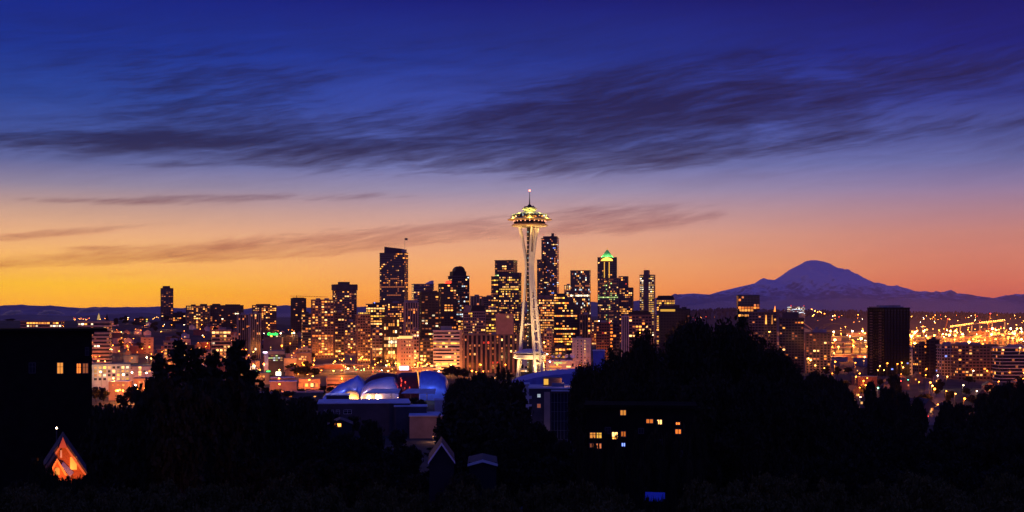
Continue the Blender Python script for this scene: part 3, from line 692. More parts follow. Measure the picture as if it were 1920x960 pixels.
r_, w, d, H, rng = tower('office_tower', 'lit office with a bright top band under a dark hipped roof', 'office', 1230, 1266, 562, 640, 2200, 'brown', 'bands', rot=-.15, ratio=.7, p=.55, rowp=.3, cols=(9,1,0), lamp=.8, plant=(), parapet=.6, hot=lambda f,x,z: .97 if z>.95 else 0)
MB().prism([(-w*.52, H+.9), (w*.52, H+.9), (w*.42, H+7), (-w*.40, H+7)], -d*.5, d*.45).build('hip_roof', M['black'], r_)
r_, w, d, H, rng = tower('office_building', 'dark stepped block with a glowing yellow band along its top floor', 'office', 1237, 1276, 579, 640, 1800, 'black', 'grid', rot=-.05, ratio=.6, p=.02, rowp=0, lamp=0, cols=RES, plant=((.0,.95,.1,.9,5),))
MB().box(-w*.5, w*.22, -d/2-.9, -d/2-.3, H-3.6, H-.6).build('light_band', EM[9], r_)
tower('office_building', 'dark low block stepping down beside the yellow banded block', 'office', 1270, 1293, 580, 640, 1850, 'black', 'grid', rot=-.05, p=.03, rowp=0, lamp=0)
r_, w, d, H, rng = tower('apartment_building', 'dark brick block washed red with a column of red lamps', 'apartments', 1118, 1143, 606, 650, 1720, 'brick', 'grid', rot=-.08, ratio=.7, fh=3.4, bay=3.2, p=.10, rowp=0, cols=(2,6,0), lamp=1.8)
tower('apartment_building', 'narrow dark block with a glowing red orange sign column beside the brick block', 'apartments', 1143, 1162, 607, 650, 1730, 'dark', 'grid', rot=-.08, p=.02, rowp=0, fh=4.4, cols=(2,), lamp=.4, hot=lambda f,x,z: .97 if f=='f' and x<.26 else 0)
tower('apartment_building', 'slim violet white striped tower beside the hip roofed brown block', 'apartments', 1166, 1178, 594, 645, 1500, 'white', 'piers', rot=-.05, ratio=.9, fh=3.2, bay=2.2, pier=.4, p=.02, rowp=0, lamp=.4, cols=(6,))
r_, w, d, H, rng = tower('apartment_building', 'brown grid block with a black hipped roof above the big tree', 'apartments', 1178, 1223, 592, 645, 1560, 'brown', 'grid', rot=-.1, ratio=.7, fh=3.6, bay=3.6, p=.10, rowp=0, cols=(0,2,1), lamp=1.2, plant=())
MB().prism([(-w*.54, H+1), (w*.54, H+1), (w*.36, H+6), (-w*.34, H+6)], -d*.5, d*.45).build('hip_roof', M['black'], r_)
for px0, px1, top, Yd, lab, mm, pp in ((646,668,604,1900,'brown block filling the gap behind the hotel tower','brown',.3),(697,718,618,1700,'orange lit block beside the black framed block','tan',.35),(1108,1122,600,2300,'brown block squeezed before the green pyramid skyscraper','brown',.3),
                                    (852,870,600,2000,'dark lit block between the domed tower and the gabled office','dark',.4),(786,813,640,1500,'low lit block at the foot of the black apartment tower','dark',.45),(977,1000,590,2600,'dim block seen through the legs of the white tower','dark',.2),
                                    (560,584,655,1600,'grey low block with three lit windows by the tan apartment tower','grey',.10),(995,1012,610,1900,'brown block seen between the legs of the white tower','brown',.3),(1188,1200,585,2200,'low block between the stepped tower and the fully lit tower','brown',.3)):
    tower('office_building', lab, 'office', px0, px1, top, 690, Yd, mm, 'grid', rot=.12, ratio=.7, p=pp, rowp=.08, cols=AMB, lamp=1.6)

# --- west of the white tower
tower('office_tower', 'dark glass block above the trees with a few orange windows', 'tower', 1382, 1423, 555, 600, 1900, 'metal', 'mullion', rot=-.06, ratio=.7, p=.03, rowp=.05, cols=(2,0), lamp=0, plant=((.02,.98,.02,.98,1.6),))
r_, w, d, H, rng = tower('apartment_tower', 'tan gridded apartment tower with golden uplights and a little corner peak', 'tower', 1402, 1458, 586, 645, 1600, 'brown', 'grid', rot=-.18, ratio=.7, fh=3.2, bay=3.8, p=.03, rowp=.0, cols=(0,2), lamp=1.4, plant=((.3,.6,.3,.7,2.5),))
for xx in (.12, .34):
    MB().tube([(w*xx, -d/2-.9, H-14), (w*xx, -d/2-.9, H-3)], [.9, .25], 6).build('uplight', EM[0], r_)
MB().prism([(w*.40, H+.9), (w*.47, H+.9), (w*.45, H+8), (w*.44, H+8)], -d*.5, -d*.4).build('corner_peak', EM[2], r_)
tower('apartment_tower', 'dark brown apartment tower with a stepped top next to the tan gridded tower', 'tower', 1459, 1509, 597, 675, 1550, 'dark', 'grid', rot=-.2, ratio=.7, fh=3.1, bay=3.4, p=.05, rowp=0, cols=(1,0,2), lamp=.5, plant=((.12,.8,.1,.9,7),))
tower('apartment_building', 'tan balconied apartment block washed orange beside the lit viaduct', 'apartments', 1508, 1559, 625, 685, 1500, 'brown', 'grid', rot=-.2, ratio=.7, fh=3.0, bay=4.2, sp=.36, pier=.34, p=.08, rowp=0, cols=(0,2,1), lamp=1.0, plant=((.3,.85,.2,.8,4),(.4,.5,.3,.6,7)))
r_, w, d, H, rng = tower('apartment_tower', 'big nearly black apartment tower with balconies rising over the harbour lights', 'tower', 1630, 1702, 579, 700, 1400, 'near_black', 'grid', rot=.42, ratio=.8, fh=2.9, bay=4.0, p=.012, rowp=0, cols=(2,0,8), lamp=.15, parapet=1.2, plant=((.25,.75,.15,.85,3.6),(.02,.98,.3,.97,2.2)))
bal = MB()
for k in range(2, int(H/2.9)):
    for c in (-.30, .25): bal.box(-w/2-1.6, -w/2-.4, d*c-1.6, d*c+1.6, k*2.9+.2, k*2.9+1.2)
for o in [bal.build('balcony', M['brown'], r_)]: o['kind'] = 'stuff'
tower('apartment_building', 'dark stepped apartment block in front of the harbour cranes', 'apartments', 1714, 1741, 647, 700, 1350, 'dark', 'grid', rot=.25, ratio=.8, fh=3, bay=3.4, p=.09, rowp=0, cols=(2,0), lamp=.5, hot=lambda f,x,z: .5 if z>.92 and f=='f' and x>.6 else 0)
tower('apartment_building', 'taller black slab attached to the dark stepped apartment block', 'apartments', 1740, 1758, 638, 700, 1340, 'black', 'grid', rot=.05, ratio=.9, fh=3, p=.02, rowp=0, lamp=0)
tower('apartment_building', 'grey apartment block with pale frames beside the black slab', 'apartments', 1757, 1790, 648, 700, 1330, 'grey', 'grid', rot=.2, ratio=.7, fh=3, bay=3.4, p=.09, rowp=0, cols=(0,2,8,1), lamp=.7)
tower('apartment_building', 'long rust brown apartment block with balcony rows', 'apartments', 1789, 1866, 648, 700, 1300, 'brown', 'grid', rot=.08, ratio=.35, fh=3, bay=3.6, p=.07, rowp=0, cols=(1,2,0), lamp=1.0, plant=((.05,.3,.2,.8,3),(.4,.6,.3,.7,2.2)))
tower('apartment_building', 'pale cornered dark apartment block with an orange lit top floor at the edge of view', 'apartments', 1866, 1932, 653, 705, 1250, 'white', 'bands', rot=.1, ratio=.5, fh=3, bay=3.4, sp=.2, p=.07, rowp=0, cols=(2,0), lamp=.5, hot=lambda f,x,z: .95 if f=='f' and x>.4 and z>.90 else 0)
tower('office_building', 'white lit wall of a narrow block beside the big black apartment tower', 'office', 1701, 1716, 657, 690, 1420, 'white', 'grid', rot=.0, sp=.6, pier=.5, p=.05, lamp=1.6)
r_, w, d, H, rng = tower('hospital', 'flat hilltop hospital glowing bluish under two red roof lamps', 'hospital', 1478, 1508, 575, 586, 7600, 'white', 'bands', rot=.1, ratio=.6, fh=6, bay=8, p=.35, rowp=.3, cols=(5,3), lamp=0)
for k in (-.45, .42): beacon(r_, w*k, -d/2, H+3, 'window_red', 3)
# ------------------------------------------------------------------ the white observation tower
def lamp_light(name, parent, loc, power, col, size=.6, spot=None, target=None, blend=.8):
    l = bpy.data.lights.new(name, 'SPOT' if spot else 'POINT'); l.energy = power; l.color = col; l.shadow_soft_size = size
    if spot: l.spot_size = spot; l.spot_blend = blend
    o = bpy.data.objects.new(name, l); C.objects.link(o); o.location = loc
    if parent: o.parent = parent
    if target is not None: o.rotation_euler = (Vector(target) - Vector(loc)).to_track_quat('-Z', 'Y').to_euler()
    return o
mw = pbr('tower_white_paint', (.74, .68, .58), .55, 0, .06, .3)
mring_lit = pbr('ring_lamp_gold', (.62, .44, .20), .5, 0, .08, .5)  # golden floodlight put into the colour of both rings
NX, NY = xat(993, 1300), 1300.0
NG = ground(NX, NY) - .2
needle = empty('observation_tower', (NX, NY, NG))
tag(needle, 'tall white observation tower on splayed legs with a saucer shaped top', 'observation tower')
nz = lambda py: zat(py, NY) - NG
PX = NY / F
zb, zw, zt = 0.0, nz(500), nz(427)
RB = 16.0
def legR(z):
    return 3.3 + (RB - 3.3) * (max(0, zw - z) / zw) ** 1.2 if z < zw else 3.3 + (9.6 - 3.3) * ((z - zw) / (zt - zw)) ** 1.45
def legS(z):
    return 1.45 + 2.2 * (max(0, zw - 10 - z) / zw) ** .9 if z < zw - 10 else 1.45 + 1.15 * (max(0, z - zw - 3) / (zt - zw)) ** .7
for phi, RB in ((-64, 20.5), (50, 19.0), (168, 11.5)):
    ca, sa = math.cos(R_(phi)), math.sin(R_(phi))
    mb = MB()
    zs = np.linspace(zb, zt + .5, 40)
    for s in (-1, 1):
        ring = []
        for z in zs:
            R, S = legR(z), legS(z) * s
            taper = 1 - .25 * z / zt
            hr, ht = 1.25 * taper, .95 * taper
            for a, b_ in ((-hr, -ht), (hr, -ht), (hr, ht), (-hr, ht)):
                r_, t_ = R + a, S + b_
                ring.append((r_*ca - t_*sa, r_*sa + t_*ca, z))
        fs = [(j*4+k, j*4+(k+1) % 4, (j+1)*4+(k+1) % 4, (j+1)*4+k) for j in range(len(zs)-1) for k in range(4)] + [(3,2,1,0), tuple(len(ring)-4+k for k in range(4))]
        mb.add(ring, fs)
    def cross(z0, z1, inset=.0):
        vs = []
        for z in (z0, z1):
            R, S = legR(z), legS(z)
            for a, b_ in ((-.9, -S), (.9+inset, -S), (.9+inset, S), (-.9, S)):
                r_, t_ = R + a, b_; vs.append((r_*ca - t_*sa, r_*sa + t_*ca, z))
        mb.add(vs, [(3,2,1,0),(4,5,6,7),(0,1,5,4),(1,2,6,5),(2,3,7,6),(3,0,4,7)])
    for k in range(8): cross(4 + k*10.6, 5.7 + k*10.6)
    zq = np.linspace(nz(548), nz(472), 9)
    for a, b_ in zip(zq[:-1], zq[1:]): cross(a, b_, -.25)
    mb.build('leg', mw, needle)
# the lift core with its chain of small lamps
core = MB(); core.vprism([(2.9*math.cos(R_(60*k+20)), 2.9*math.sin(R_(60*k+20))) for k in range(6)], 0, zt)
for k in range(26): core.box(-3.0, 3.0, -.3, .3, 3+k*5.5, 3.4+k*5.5)
core.build('lift_shaft', M['black'], needle)
lw = [emit('lift_lamp_warm', (1, .5, .22), 3), emit('lift_lamp_cool', (.55, .95, 1), 2.2), emit('lift_lamp_pink', (1, .5, .5), 2.6)]
lm = [MB().ball((0,0,0), .30, 8, 5).mesh('lift_lamp', m) for m in lw]
for k in range(34): link('lift_lamp', lm[0 if k % 3 else (1 if k % 2 else 2)], needle, (-1.7, -3.0, nz(704) + k*(zt - nz(704))/34))
br = MB(); zc = nz(608)
P3 = [(legR(zc)*math.cos(R_(a)), legR(zc)*math.sin(R_(a)), zc) for a in (-64, 50, 168)]
for i in range(3): br.tube([P3[i], P3[(i+1) % 3]], .6, 6)
br.build('brace', mw, needle)
# the lower deck
pl = MB(); a_, b_, c_, d_ = nz(673), nz(665), nz(662), nz(655)
pl.lathe([(4, a_+.4), (13.6, a_), (15.9, a_+1.2), (15.9, b_), (14.6, b_), (14.2, b_+.1), (4, b_+.2)], 40).build('lower_deck', mw, needle, smooth=False)
pl = MB().lathe([(14.0, b_+.2), (14.0, c_)], 40).build('deck_window_band', pbr('red_brown_glass', (.10, .02, .012), .3, 0, 0), needle)
MB().lathe([(3, d_+.6), (6, d_), (15.7, c_+.5), (15.7, c_), (3, c_+.02)], 40).build('deck_roof', M['pale_roof'], needle)
# the saucer
MB().lathe([(9.4, nz(425.4)), (17.0, nz(423.6)), (17.9, nz(422.7)), (17.9, nz(422.2)), (16.2, nz(420.4)), (15.4, nz(419.6))], 64).build('lower_ring', mring_lit, needle)
rb = MB()
for k in range(48):
    a = 2*math.pi*k/48; c, s = math.cos(a), math.sin(a)
    vs = []
    for r, z in ((9.6, nz(425.6)-.55), (17.3, nz(423.5)-.5), (17.3, nz(423.5)+.2), (9.6, nz(425.6)+.3)):
        for t in (-.16, .16): vs.append((r*c - t*s, r*s + t*c, z))
    rb.add(vs, [(0,1,3,2),(2,3,5,4),(4,5,7,6),(6,7,1,0),(0,2,4,6),(1,7,5,3)])
rb.build('soffit_rib', mw, needle)
MB().lathe([(15.3, nz(420.2)), (16.0, nz(413.6))], 64).build('restaurant_window', M['glass'], needle)
lp = MB().ball((0,0,0), .55, 10, 6).mesh('lamp', emit('pinkish_lamp', (1, .36, .20), 3))
for k in range(22):
    a = 2*math.pi*k/22 - math.pi/2; link('lamp', lp, needle, (15.95*math.cos(a), 15.95*math.sin(a), nz(414.9)))
MB().lathe([(15.6, nz(414.4)), (21.6, nz(412.6)), (22.1, nz(412.0)), (21.6, nz(411.2)), (19.0, nz(409.6)), (17.0, nz(408.7)), (15, nz(408.5))], 72).build('halo_ring', mring_lit, needle)
MB().lathe([(16.6, nz(408.8)), (17.2, nz(403.2))], 56).build('observation_deck', M['glass'], needle)
rl = MB()
for k in range(40):
    a = 2*math.pi*k/40; c, s = math.cos(a), math.sin(a)
    rl.tube([(18.4*c, 18.4*s, nz(409.5)), (18.9*c, 18.9*s, nz(404.6))], .09, 4)
for r, z in ((18.9, 404.6), (18.7, 406.2), (18.5, 408)):
    rl.tube([(r*math.cos(t), r*math.sin(t), nz(z)) for t in np.linspace(0, 2*math.pi, 41)], .08, 4)
rl.build('railing_frame', M['metal'], needle)
dl = [MB().box(-.55,.55,-.1,.1,-.4,.4).mesh('deck_light', m) for m in (EM[0], EM[2], EM[5], EM[7])]
rng = random.Random(5)
for k in range(26):
    a = R_(-170 + 160*rng.random()); link('deck_light', dl[rng.choice((0,0,1,2,3))], needle, (17.2*math.cos(a), 17.2*math.sin(a), nz(406.4 + rng.uniform(-1.4, 1.6))), a + math.pi/2)
mroof_lit = pbr('roof_white_lamp_yellow', (.74, .72, .40), .5, 0, .04, .3)  # white roof with the lamps' yellow put into its colour
MB().lathe([(17.0, nz(403.2)), (16.9, nz(402.2)), (12, nz(399.7)), (8.4, nz(398.2)), (6.3, nz(397.2)), (5.7, nz(396.2)), (5.9, nz(394.4)), (7.3, nz(390.6)), (7.2, nz(390.2)), (5, nz(390.1))], 64).build('saucer_roof', mroof_lit, needle, smooth=True)
sl = MB().ball((0,0,0), .32, 8, 5).mesh('roof_lamp', emit('roof_lamp', (.9, 1, .25), 1.8))
for k in range(30):
    a = 2*math.pi*(k+.5)/30; link('roof_lamp', sl, needle, (17.0*math.cos(a), 17.0*math.sin(a), nz(402.7)))
MB().lathe([(5.6, nz(390.2)), (5.6, nz(388.6)), (4.6, nz(388)), (4.4, nz(387)), (2.0, nz(386.6)), (1.8, nz(384)), (.5, nz(383.6))], 32).build('machine_room', M['black'], needle)
MB().box(-5.2, -4.0, -.6, .6, nz(388.6), nz(386.8)).box(3.2, 4.2, -.6, .6, nz(388.4), nz(385.6)).build('rooftop_antenna', M['black'], needle)
MB().tube([(0,0,nz(384.2)), (0,0,nz(372)), (0,0,nz(358))], [.75, .4, .2], 8).build('spire', M['metal'], needle)
MB().ball((0,0,nz(357.3)), .8, 10, 6).build('beacon', emit('red_beacon', (1, .16, .08), 12), needle)
for k in range(6):
    a = 2*math.pi*(k+.5)/6
    lamp_light('roof_floodlight', needle, (12.8*math.cos(a), 12.8*math.sin(a), nz(397.2)), 2300, (1, .86, .16), .5)
    lamp_light('halo_floodlight', needle, (19.6*math.cos(a), 19.6*math.sin(a), nz(407.6)), 3600, (1, .60, .11), .4)
    lamp_light('soffit_floodlight', needle, (13.0*math.cos(a), 13.0*math.sin(a), nz(432)), 1900, (1, .56, .16), .5)
    lamp_light('deck_floodlight', needle, (20*math.cos(a), 20*math.sin(a), nz(683)), 2400, (1, .62, .20), .5)
# ground floodlights that wash the legs
for (x, y, p, tz) in ((-34, -46, 430000, 92), (36, -50, 430000, 100), (8, -34, 90000, 24), (-28, -6, 80000, 26), (32, -4, 80000, 26)):
    fx, fy = NX + x, NY + y; fz = ground(fx, fy)
    fl = empty('floodlight', (fx, fy, fz)); tag(fl, 'ground floodlight aimed up at the legs of the white tower', 'floodlight', 'floodlights at the foot of the white tower')
    MB().box(-.5, .5, -.4, .4, 0, 2.6).build('stand', M['metal'], fl)
    MB().box(-.7, .7, -.5, .5, 2.6, 3.4).build('lamp_head', EM[1], fl)
    lamp_light('spot', fl, (0, 0, 4.2), p, (1, .60, .22), .6, R_(62), (-x, -y, tz), .9)

# ------------------------------------------------------------------ the crumpled metal museum
EY = 1015.0
def e3(px, py, dy=0): return Vector((xat(px, EY), EY + dy, zat(py, EY)))
ex, eg = xat(720, EY), ground(xat(720, EY), EY)
museum = empty('museum', (ex, EY, eg)); tag(museum, 'sprawling museum of curved shiny metal shells, blue silver gold and dark red', 'museum')
ms = [pbr('blue_sheet', (.20, .30, .72), .30, .75, .12, .25, bump=.1), pbr('silver_sheet', (.62, .58, .72), .26, .85, .12, .2, bump=.15), pbr('gold_sheet', (.78, .55, .22), .42, .6, .12, .3), pbr('dark_red_sheet', (.09, .012, .018), .3, .5, .3, .3), pbr('deep_blue_sheet', (.10, .17, .58), .4, .5, .15, .3, bump=.1)]
def shell(name, crest, depth, mat, wob=1.0, seed=0, nv=22, lean=.25, base=752):
    """a curved metal shell: crest line (px, py, depth offset) with sheets falling to the ground in front and behind"""
    rng = random.Random(seed)
    cr = np.array(crest, float); t = np.linspace(0, 1, 44)
    tt = np.linspace(0, 1, len(cr))
    cx, cyy, co = (np.interp(t, tt, cr[:, i]) for i in range(3))
    k = np.array([.25, .5, .25])
    for _ in range(2):
        for a in (cx, cyy, co): a[1:-1] = k[0]*a[:-2] + k[1]*a[1:-1] + k[2]*a[2:]
    vs = []
    ph = [rng.uniform(0, 6) for _ in range(4)]
    for i in range(len(t)):
        top = zat(cyy[i], EY) - eg; X0 = xat(cx[i], EY) - ex
        for j in range(nv):
            s = j / (nv - 1)                     # 0 front foot .. 1 back foot
            a = math.pi * s
            yy = -math.cos(a) * depth
            zz = top * math.sin(a) ** .55 if 0 < s < 1 else 0
            fold = wob * (math.sin(t[i]*9 + s*5 + ph[0]) + .6*math.sin(t[i]*19 - s*8 + ph[1]))
            shift = math.sin(a)*lean*top*math.sin(3*t[i]+ph[2])
            vs.append((X0 + shift*.15 + .25*fold*math.sin(a), co[i] + yy + fold*math.sin(a)*(1 - .6*(abs(s-.5) < .06)), max(zz, -1) - (2 if s in (0, 1) else 0)))
    n = len(t)
    fs = [(i*nv+j, (i+1)*nv+j, (i+1)*nv+j+1, i*nv+j+1) for i in range(n-1) for j in range(nv-1)]
    fs += [tuple(range(nv)), tuple((n-1)*nv + j for j in range(nv-1, -1, -1))]
    mb = MB(); mb.add(vs, fs); return mb.build(name, mat, museum, smooth=True)
shell('blue_wing', [(609,741,0),(622,733,0),(634,722,0),(650,714,0),(664,708,2),(672,703,4),(678,709,4),(686,716,4),(690,728,4)], 13, ms[0], .7, 3)
shell('gold_panel', [(647,741,-15),(652,733,-15),(660,729.5,-15),(668,730,-15),(675,733,-15),(678,741,-15)], 4, ms[2], .15, 4)
shell('dark_roof', [(676,722,12),(684,712,12),(694,706,12),(706,701,12),(722,700,12),(740,703,12),(756,704,14)], 12, ms[3], .6, 6)
shell('silver_shell', [(679,741,-2),(681,727,-3),(686,719,-3),(696,712.5,-3),(710,709,-3),(726,706,-3),(738,706,-2),(744,713,-2),(749,721,-2),(751,729,-2),(750,741,-2)], 15, ms[1], 1.0, 8)
shell('dark_hall', [(741,741,10),(743,702,10),(750,700,10),(768,699.5,10),(788,699,10),(792,703,10),(793,741,10)], 14, ms[3], .4, 9)
shell('deep_blue_shell', [(788,741,2),(789,698,2),(795,695.5,2),(806,695,2),(818,697,2),(829,700,2),(836,706,2),(839,716,2),(838,724,2),(833,741,2)], 16, ms[4], .8, 12)
for px, py in ((752.5,709),(754,713),(753.5,718),(761,716),(760,727),(769,726),(753,722)):
    p = e3(px, py) - Vector((ex, EY, eg)); MB().box(-.35,.35,-.3,.3,-.7,.7).build('red_lamp', EM[6], museum, (p.x, -5.2, p.z))
p = e3(786, 715) - Vector((ex, EY, eg)); MB().prism([(-1.2, 8), (-.5, 8), (1.3, -8), (.7, -8)], -.3, .3).build('light_strip', EM[0], museum, (p.x, -5.6, p.z))
lamp_light('entrance_light', museum, (xat(665, EY)-ex, -27, 3), 14000, (1, .5, .12), .8)
lamp_light('entrance_light', museum, (xat(694, EY)-ex, -24, 2.5), 12000, (1, .42, .10), .8)
lamp_light('entrance_light', museum, (xat(712, EY)-ex, -27, 3), 9000, (1, .5, .2), .8)
lamp_light('shell_tint_light', museum, (xat(735, EY)-ex, -30, 14), 6000, (.75, .6, 1), .8)  # coloured lamps added in mid-air to tint the metal shells
lamp_light('shell_tint_light', museum, (xat(636, EY)-ex, -42, 26), 14000, (.4, .42, 1), .8)
lamp_light('shell_tint_light', museum, (xat(812, EY)-ex, -32, 14), 6000, (.3, .42, 1), .8)
can = empty('canopy', (xat(752, 960), 960, ground(xat(752, 960), 960))); tag(can, 'long flat pale canopy on posts in front of the metal museum', 'canopy')
g_ = can.location.z
def cq(px0, px1, pt, pb, name, y0, y1, posts):
    x0, x1 = xat(px0, 960) - can.location.x, xat(px1, 960) - can.location.x
    z1 = zat(pt, 960) - g_
    MB().add([(x0-1,y0,z1-1.4),(x1,y0,z1-1.4),(x1,y1,z1+.9),(x0+3,y1,z1+.9),(x0-1,y0,z1-.9),(x1,y0,z1-.9),(x1,y1,z1+1.4),(x0+3,y1,z1+1.4)], [(3,2,1,0),(4,5,6,7),(0,1,5,4),(1,2,6,5),(2,3,7,6),(3,0,4,7)]).build(name, M['pale_roof'], can)
    for k in range(posts):
        x = x0 + (x1-x0)*(k+.5)/posts; MB().tube([(x, y0+1, -1), (x, y0+1, z1-1.3)], .25, 8).build('post', M['metal'], can)
cq(690, 750, 733, 737, 'canopy_roof', -9, 4, 2); cq(757, 817, 733, 739, 'canopy_roof', -9, 4, 2)

# ------------------------------------------------------------------ generic low buildings, built wall by wall
def block(name, label, cat, px0, px1, top, Yd, d, mat, roof='roof', rot=None, wins=(), group=None, lamp=0, parapet=.5, base=None, trim=None):
    x = xat((px0+px1)/2, Yd); w = (px1-px0)/F*Yd; g = ground(x, Yd + d/2) - 2
    if rot is None: rot = -math.atan(x / Yd)          # faces the viewpoint hill
    root = empty(name, (x - d/2*math.sin(rot), Yd + d/2*math.cos(rot), g), rot); tag(root, label, cat, group)
    H = zat(top, Yd) - g
    MB().box(-w/2, w/2, -d/2, d/2, 0, H).build('wall', M[mat] if isinstance(mat, str) else mat, root)
    MB().box(-w/2-.4, w/2+.4, -d/2-.4, d/2+.4, H+.01, H+parapet).build('roof', M[roof], root)
    for px, py, ww, hh, c in wins:
        wx, wz = xat(px, Yd) - x, zat(py, Yd) - g
        sx, sz = ww/F*Yd, hh/F*Yd
        fr = MB(); t = .12
        fr.box(wx-sx/2-t, wx+sx/2+t, -d/2-.1, -d/2-.005, wz+sz/2, wz+sz/2+t); fr.box(wx-sx/2-t, wx+sx/2+t, -d/2-.14, -d/2-.005, wz-sz/2-t, wz-sz/2)
        fr.box(wx-sx/2-t, wx-sx/2, -d/2-.1, -d/2-.005, wz-sz/2+.002, wz+sz/2-.002); fr.box(wx+sx/2, wx+sx/2+t, -d/2-.1, -d/2-.005, wz-sz/2+.002, wz+sz/2-.002)
        fr.box(wx-.05, wx+.05, -d/2-.12, -d/2-.055, wz-sz/2+.003, wz+sz/2-.003)
        if sz > .7: fr.box(wx-sx/2+.003, wx+sx/2-.003, -d/2-.115, -d/2-.055, wz+sz*.12-.035, wz+sz*.12+.035)
        f_ = fr.build('window', M[trim] if trim else M['grey'], root)
        MB().box(wx-sx/2+.004, wx+sx/2-.004, -d/2-.05, -d/2-.01, wz-sz/2+.004, wz+sz/2-.004).build('pane', EM[c] if c is not None else M['glass'], f_)
    if lamp: LAMPS.append((x, Yd, w, 2, rot, lamp, Yd))
    return root, w, d, H
# behind the white tower: the broadcasting house with dishes
wl = [(953+6.3*k, 689, 4, 3.8, None) for k in range(3)] + [(966, 682, 5.5, 5.5, None), (979.5, 687, 4, 7, None), (986,689,4,3.8,None)]
wl += [(953+5.6*k, 695.5, 4.4, 3.2, 1 if k % 3 else 3) for k in range(7)]
r_, w, d, H = block('office_building', 'low white office with square dark windows behind the legs of the white tower', 'office', 950, 1003, 676.5, 1420, 26, 'paint', 'pale_roof', wins=wl, lamp=1.2)
wl = [(1046, 680.5, 15, 3.4, 7), (1058, 680.5, 8, 3.4, 1), (1041, 687.5, 24, 3, 0), (1074, 684, 3, 5, None), (1066,687.5,8,3,1)] + [(1028+5*k, 694.5, 3.6, 2.4, (1,7,0,3)[k % 4]) for k in range(11)]
r_, w, d, H = block('office_building', 'long low glazed studio building with glowing yellow green floors and dishes on its roof', 'office', 1024, 1084, 677, 1400, 28, 'white', 'pale_roof', wins=wl, lamp=.8)
def dish(px, py, rpx, Yd, tilt, label):
    R = rpx/F*Yd; rt = empty('satellite_dish', (xat(px, Yd), Yd, zat(py, Yd) - R - .6)); tag(rt, label, 'satellite dish')
    mb = MB(); prof = [(R*math.sin(a)*1.0, -R*(math.cos(a)-1)*.55) for a in np.linspace(.02, 1.35, 8)]
    mb.lathe(prof, 20); mb.lathe([(r*.985, z+.12) for r, z in prof][::-1], 20)
    o = mb.build('dish', M['paint'], rt, (0, 0, R+.6), smooth=True); o.rotation_euler = Euler(tilt)
    MB().tube([(0,.6,-1.2), (0,.6,R*.4), (0,.1,R+.5)], .35, 8).build('mount', M['metal'], rt)
    MB().tube([Vector((0,0,R+.6)), Vector((0,0,R+.6)) + Euler(tilt).to_matrix() @ Vector((0,0,R*.9))], .08, 5).build('feed_arm', M['metal'], rt)
dish(1073, 668, 5.6, 1400, (R_(62), 0, R_(12)), 'big round pale dish lit warm on the studio roof')
dish(1063, 668.5, 4.2, 1408, (R_(60), 0, R_(-38)), 'bluish dish turned sideways next to the big lit dish')
dish(1049, 668.5, 5.0, 1410, (R_(40), 0, R_(-60)), 'blue grey dish tipped upward in the middle of the studio roof')
dish(1036, 670, 4.4, 1410, (R_(35), 0, R_(40)), 'blue grey dish closest to the white tower')
block('office_building', 'blue painted blank box building above the big tree edge', 'office', 1112, 1134, 658, 1100, 18, pbr('blue_paint', (.12, .17, .55), .8), 'pale_roof')
# middle distance
block('apartment_building', 'white apartment house full of bright windows below the banded office tower', 'apartments', 167, 243, 683, 1100, 18, 'white', wins=[(172+ (8.2*i), 689+7.2*j, 4.6, 4.2, random.Random(i*7+j).choice((1,9,1,0,None,None,3))) for i in range(9) for j in range(4)], lamp=1.2)
block('apartment_building', 'grey white block with one column of square stair windows', 'apartments', 243, 290, 687, 1140, 16, 'white', wins=[(262.5, 689+4.4*k, 5.0, 3.2, 1) for k in range(4)] + [(271,696,3,3,None),(250,697,3,3,None),(280,696,3,2.4,0),(247,690,3,2.4,4)], lamp=1.6)
block('warehouse', 'low orange lit shed with a sloping blue roof near the front trees', 'warehouse', 204, 240, 716, 1000, 16, 'tan', 'pale_roof', lamp=3, rot=.1, wins=[(212,722,3,3,0),(222,722,3,3,2),(231,722,3,3,0)])
block('warehouse', 'low orange washed row building beside the sloping blue roofed shed', 'warehouse', 252, 292, 710, 1020, 14, 'tan', 'roof', lamp=4, wins=[(262,716,2.6,3,1),(270,716,2.6,3,1),(279,717,2.6,3,0)])
r_, w, d, H = block('motel_building', 'low motel with a green neon line along its roof edge', 'motel', 444, 505, 700, 1200, 16, 'tan', 'roof', lamp=2.0, wins=[(452+6*k, 706, 3.4, 3, (2,0)[k % 2]) for k in range(8)])
mng = emit('green_neon', (.06, 1, .15), 3)
x_ = lambda px: xat(px, 1200) - r_.location.x
MB().add([(x_(446),-d/2-.7,H-.2),(x_(480),-d/2-.7,H+1.0),(x_(480),-d/2-.7,H+1.9),(x_(446),-d/2-.7,H+.8),(x_(446),-d/2-.4,H-.2),(x_(480),-d/2-.4,H+1.0),(x_(480),-d/2-.4,H+1.9),(x_(446),-d/2-.4,H+.8)],[(0,1,2,3),(7,6,5,4),(0,4,5,1),(1,5,6,2),(2,6,7,3),(3,7,4,0)]).build('neon_strip', mng, r_)
MB().box(x_(496), x_(503), -d/2-.7, -d/2-.4, H+1.2, H+2.2).build('neon_strip', mng, r_)
r_, w, d, H = block('office_building', 'black glazed office striped with small white and green lights beside the white pylon', 'office', 504, 532, 658, 1300, 16, 'dark', 'roof', lamp=1.2, wins=[(505.5+4.4*i, 667+4.2*j, 3.6, 1.8, random.Random(i*5+j*3).choice((1,7,5,None,4,None))) for i in range(6) for j in range(3)])
MB().box(-w/2-.6, w/2+.6, -d/2-.6, -d/2-.1, H-3.4, H-.2).build('fascia', M['beige'], r_)
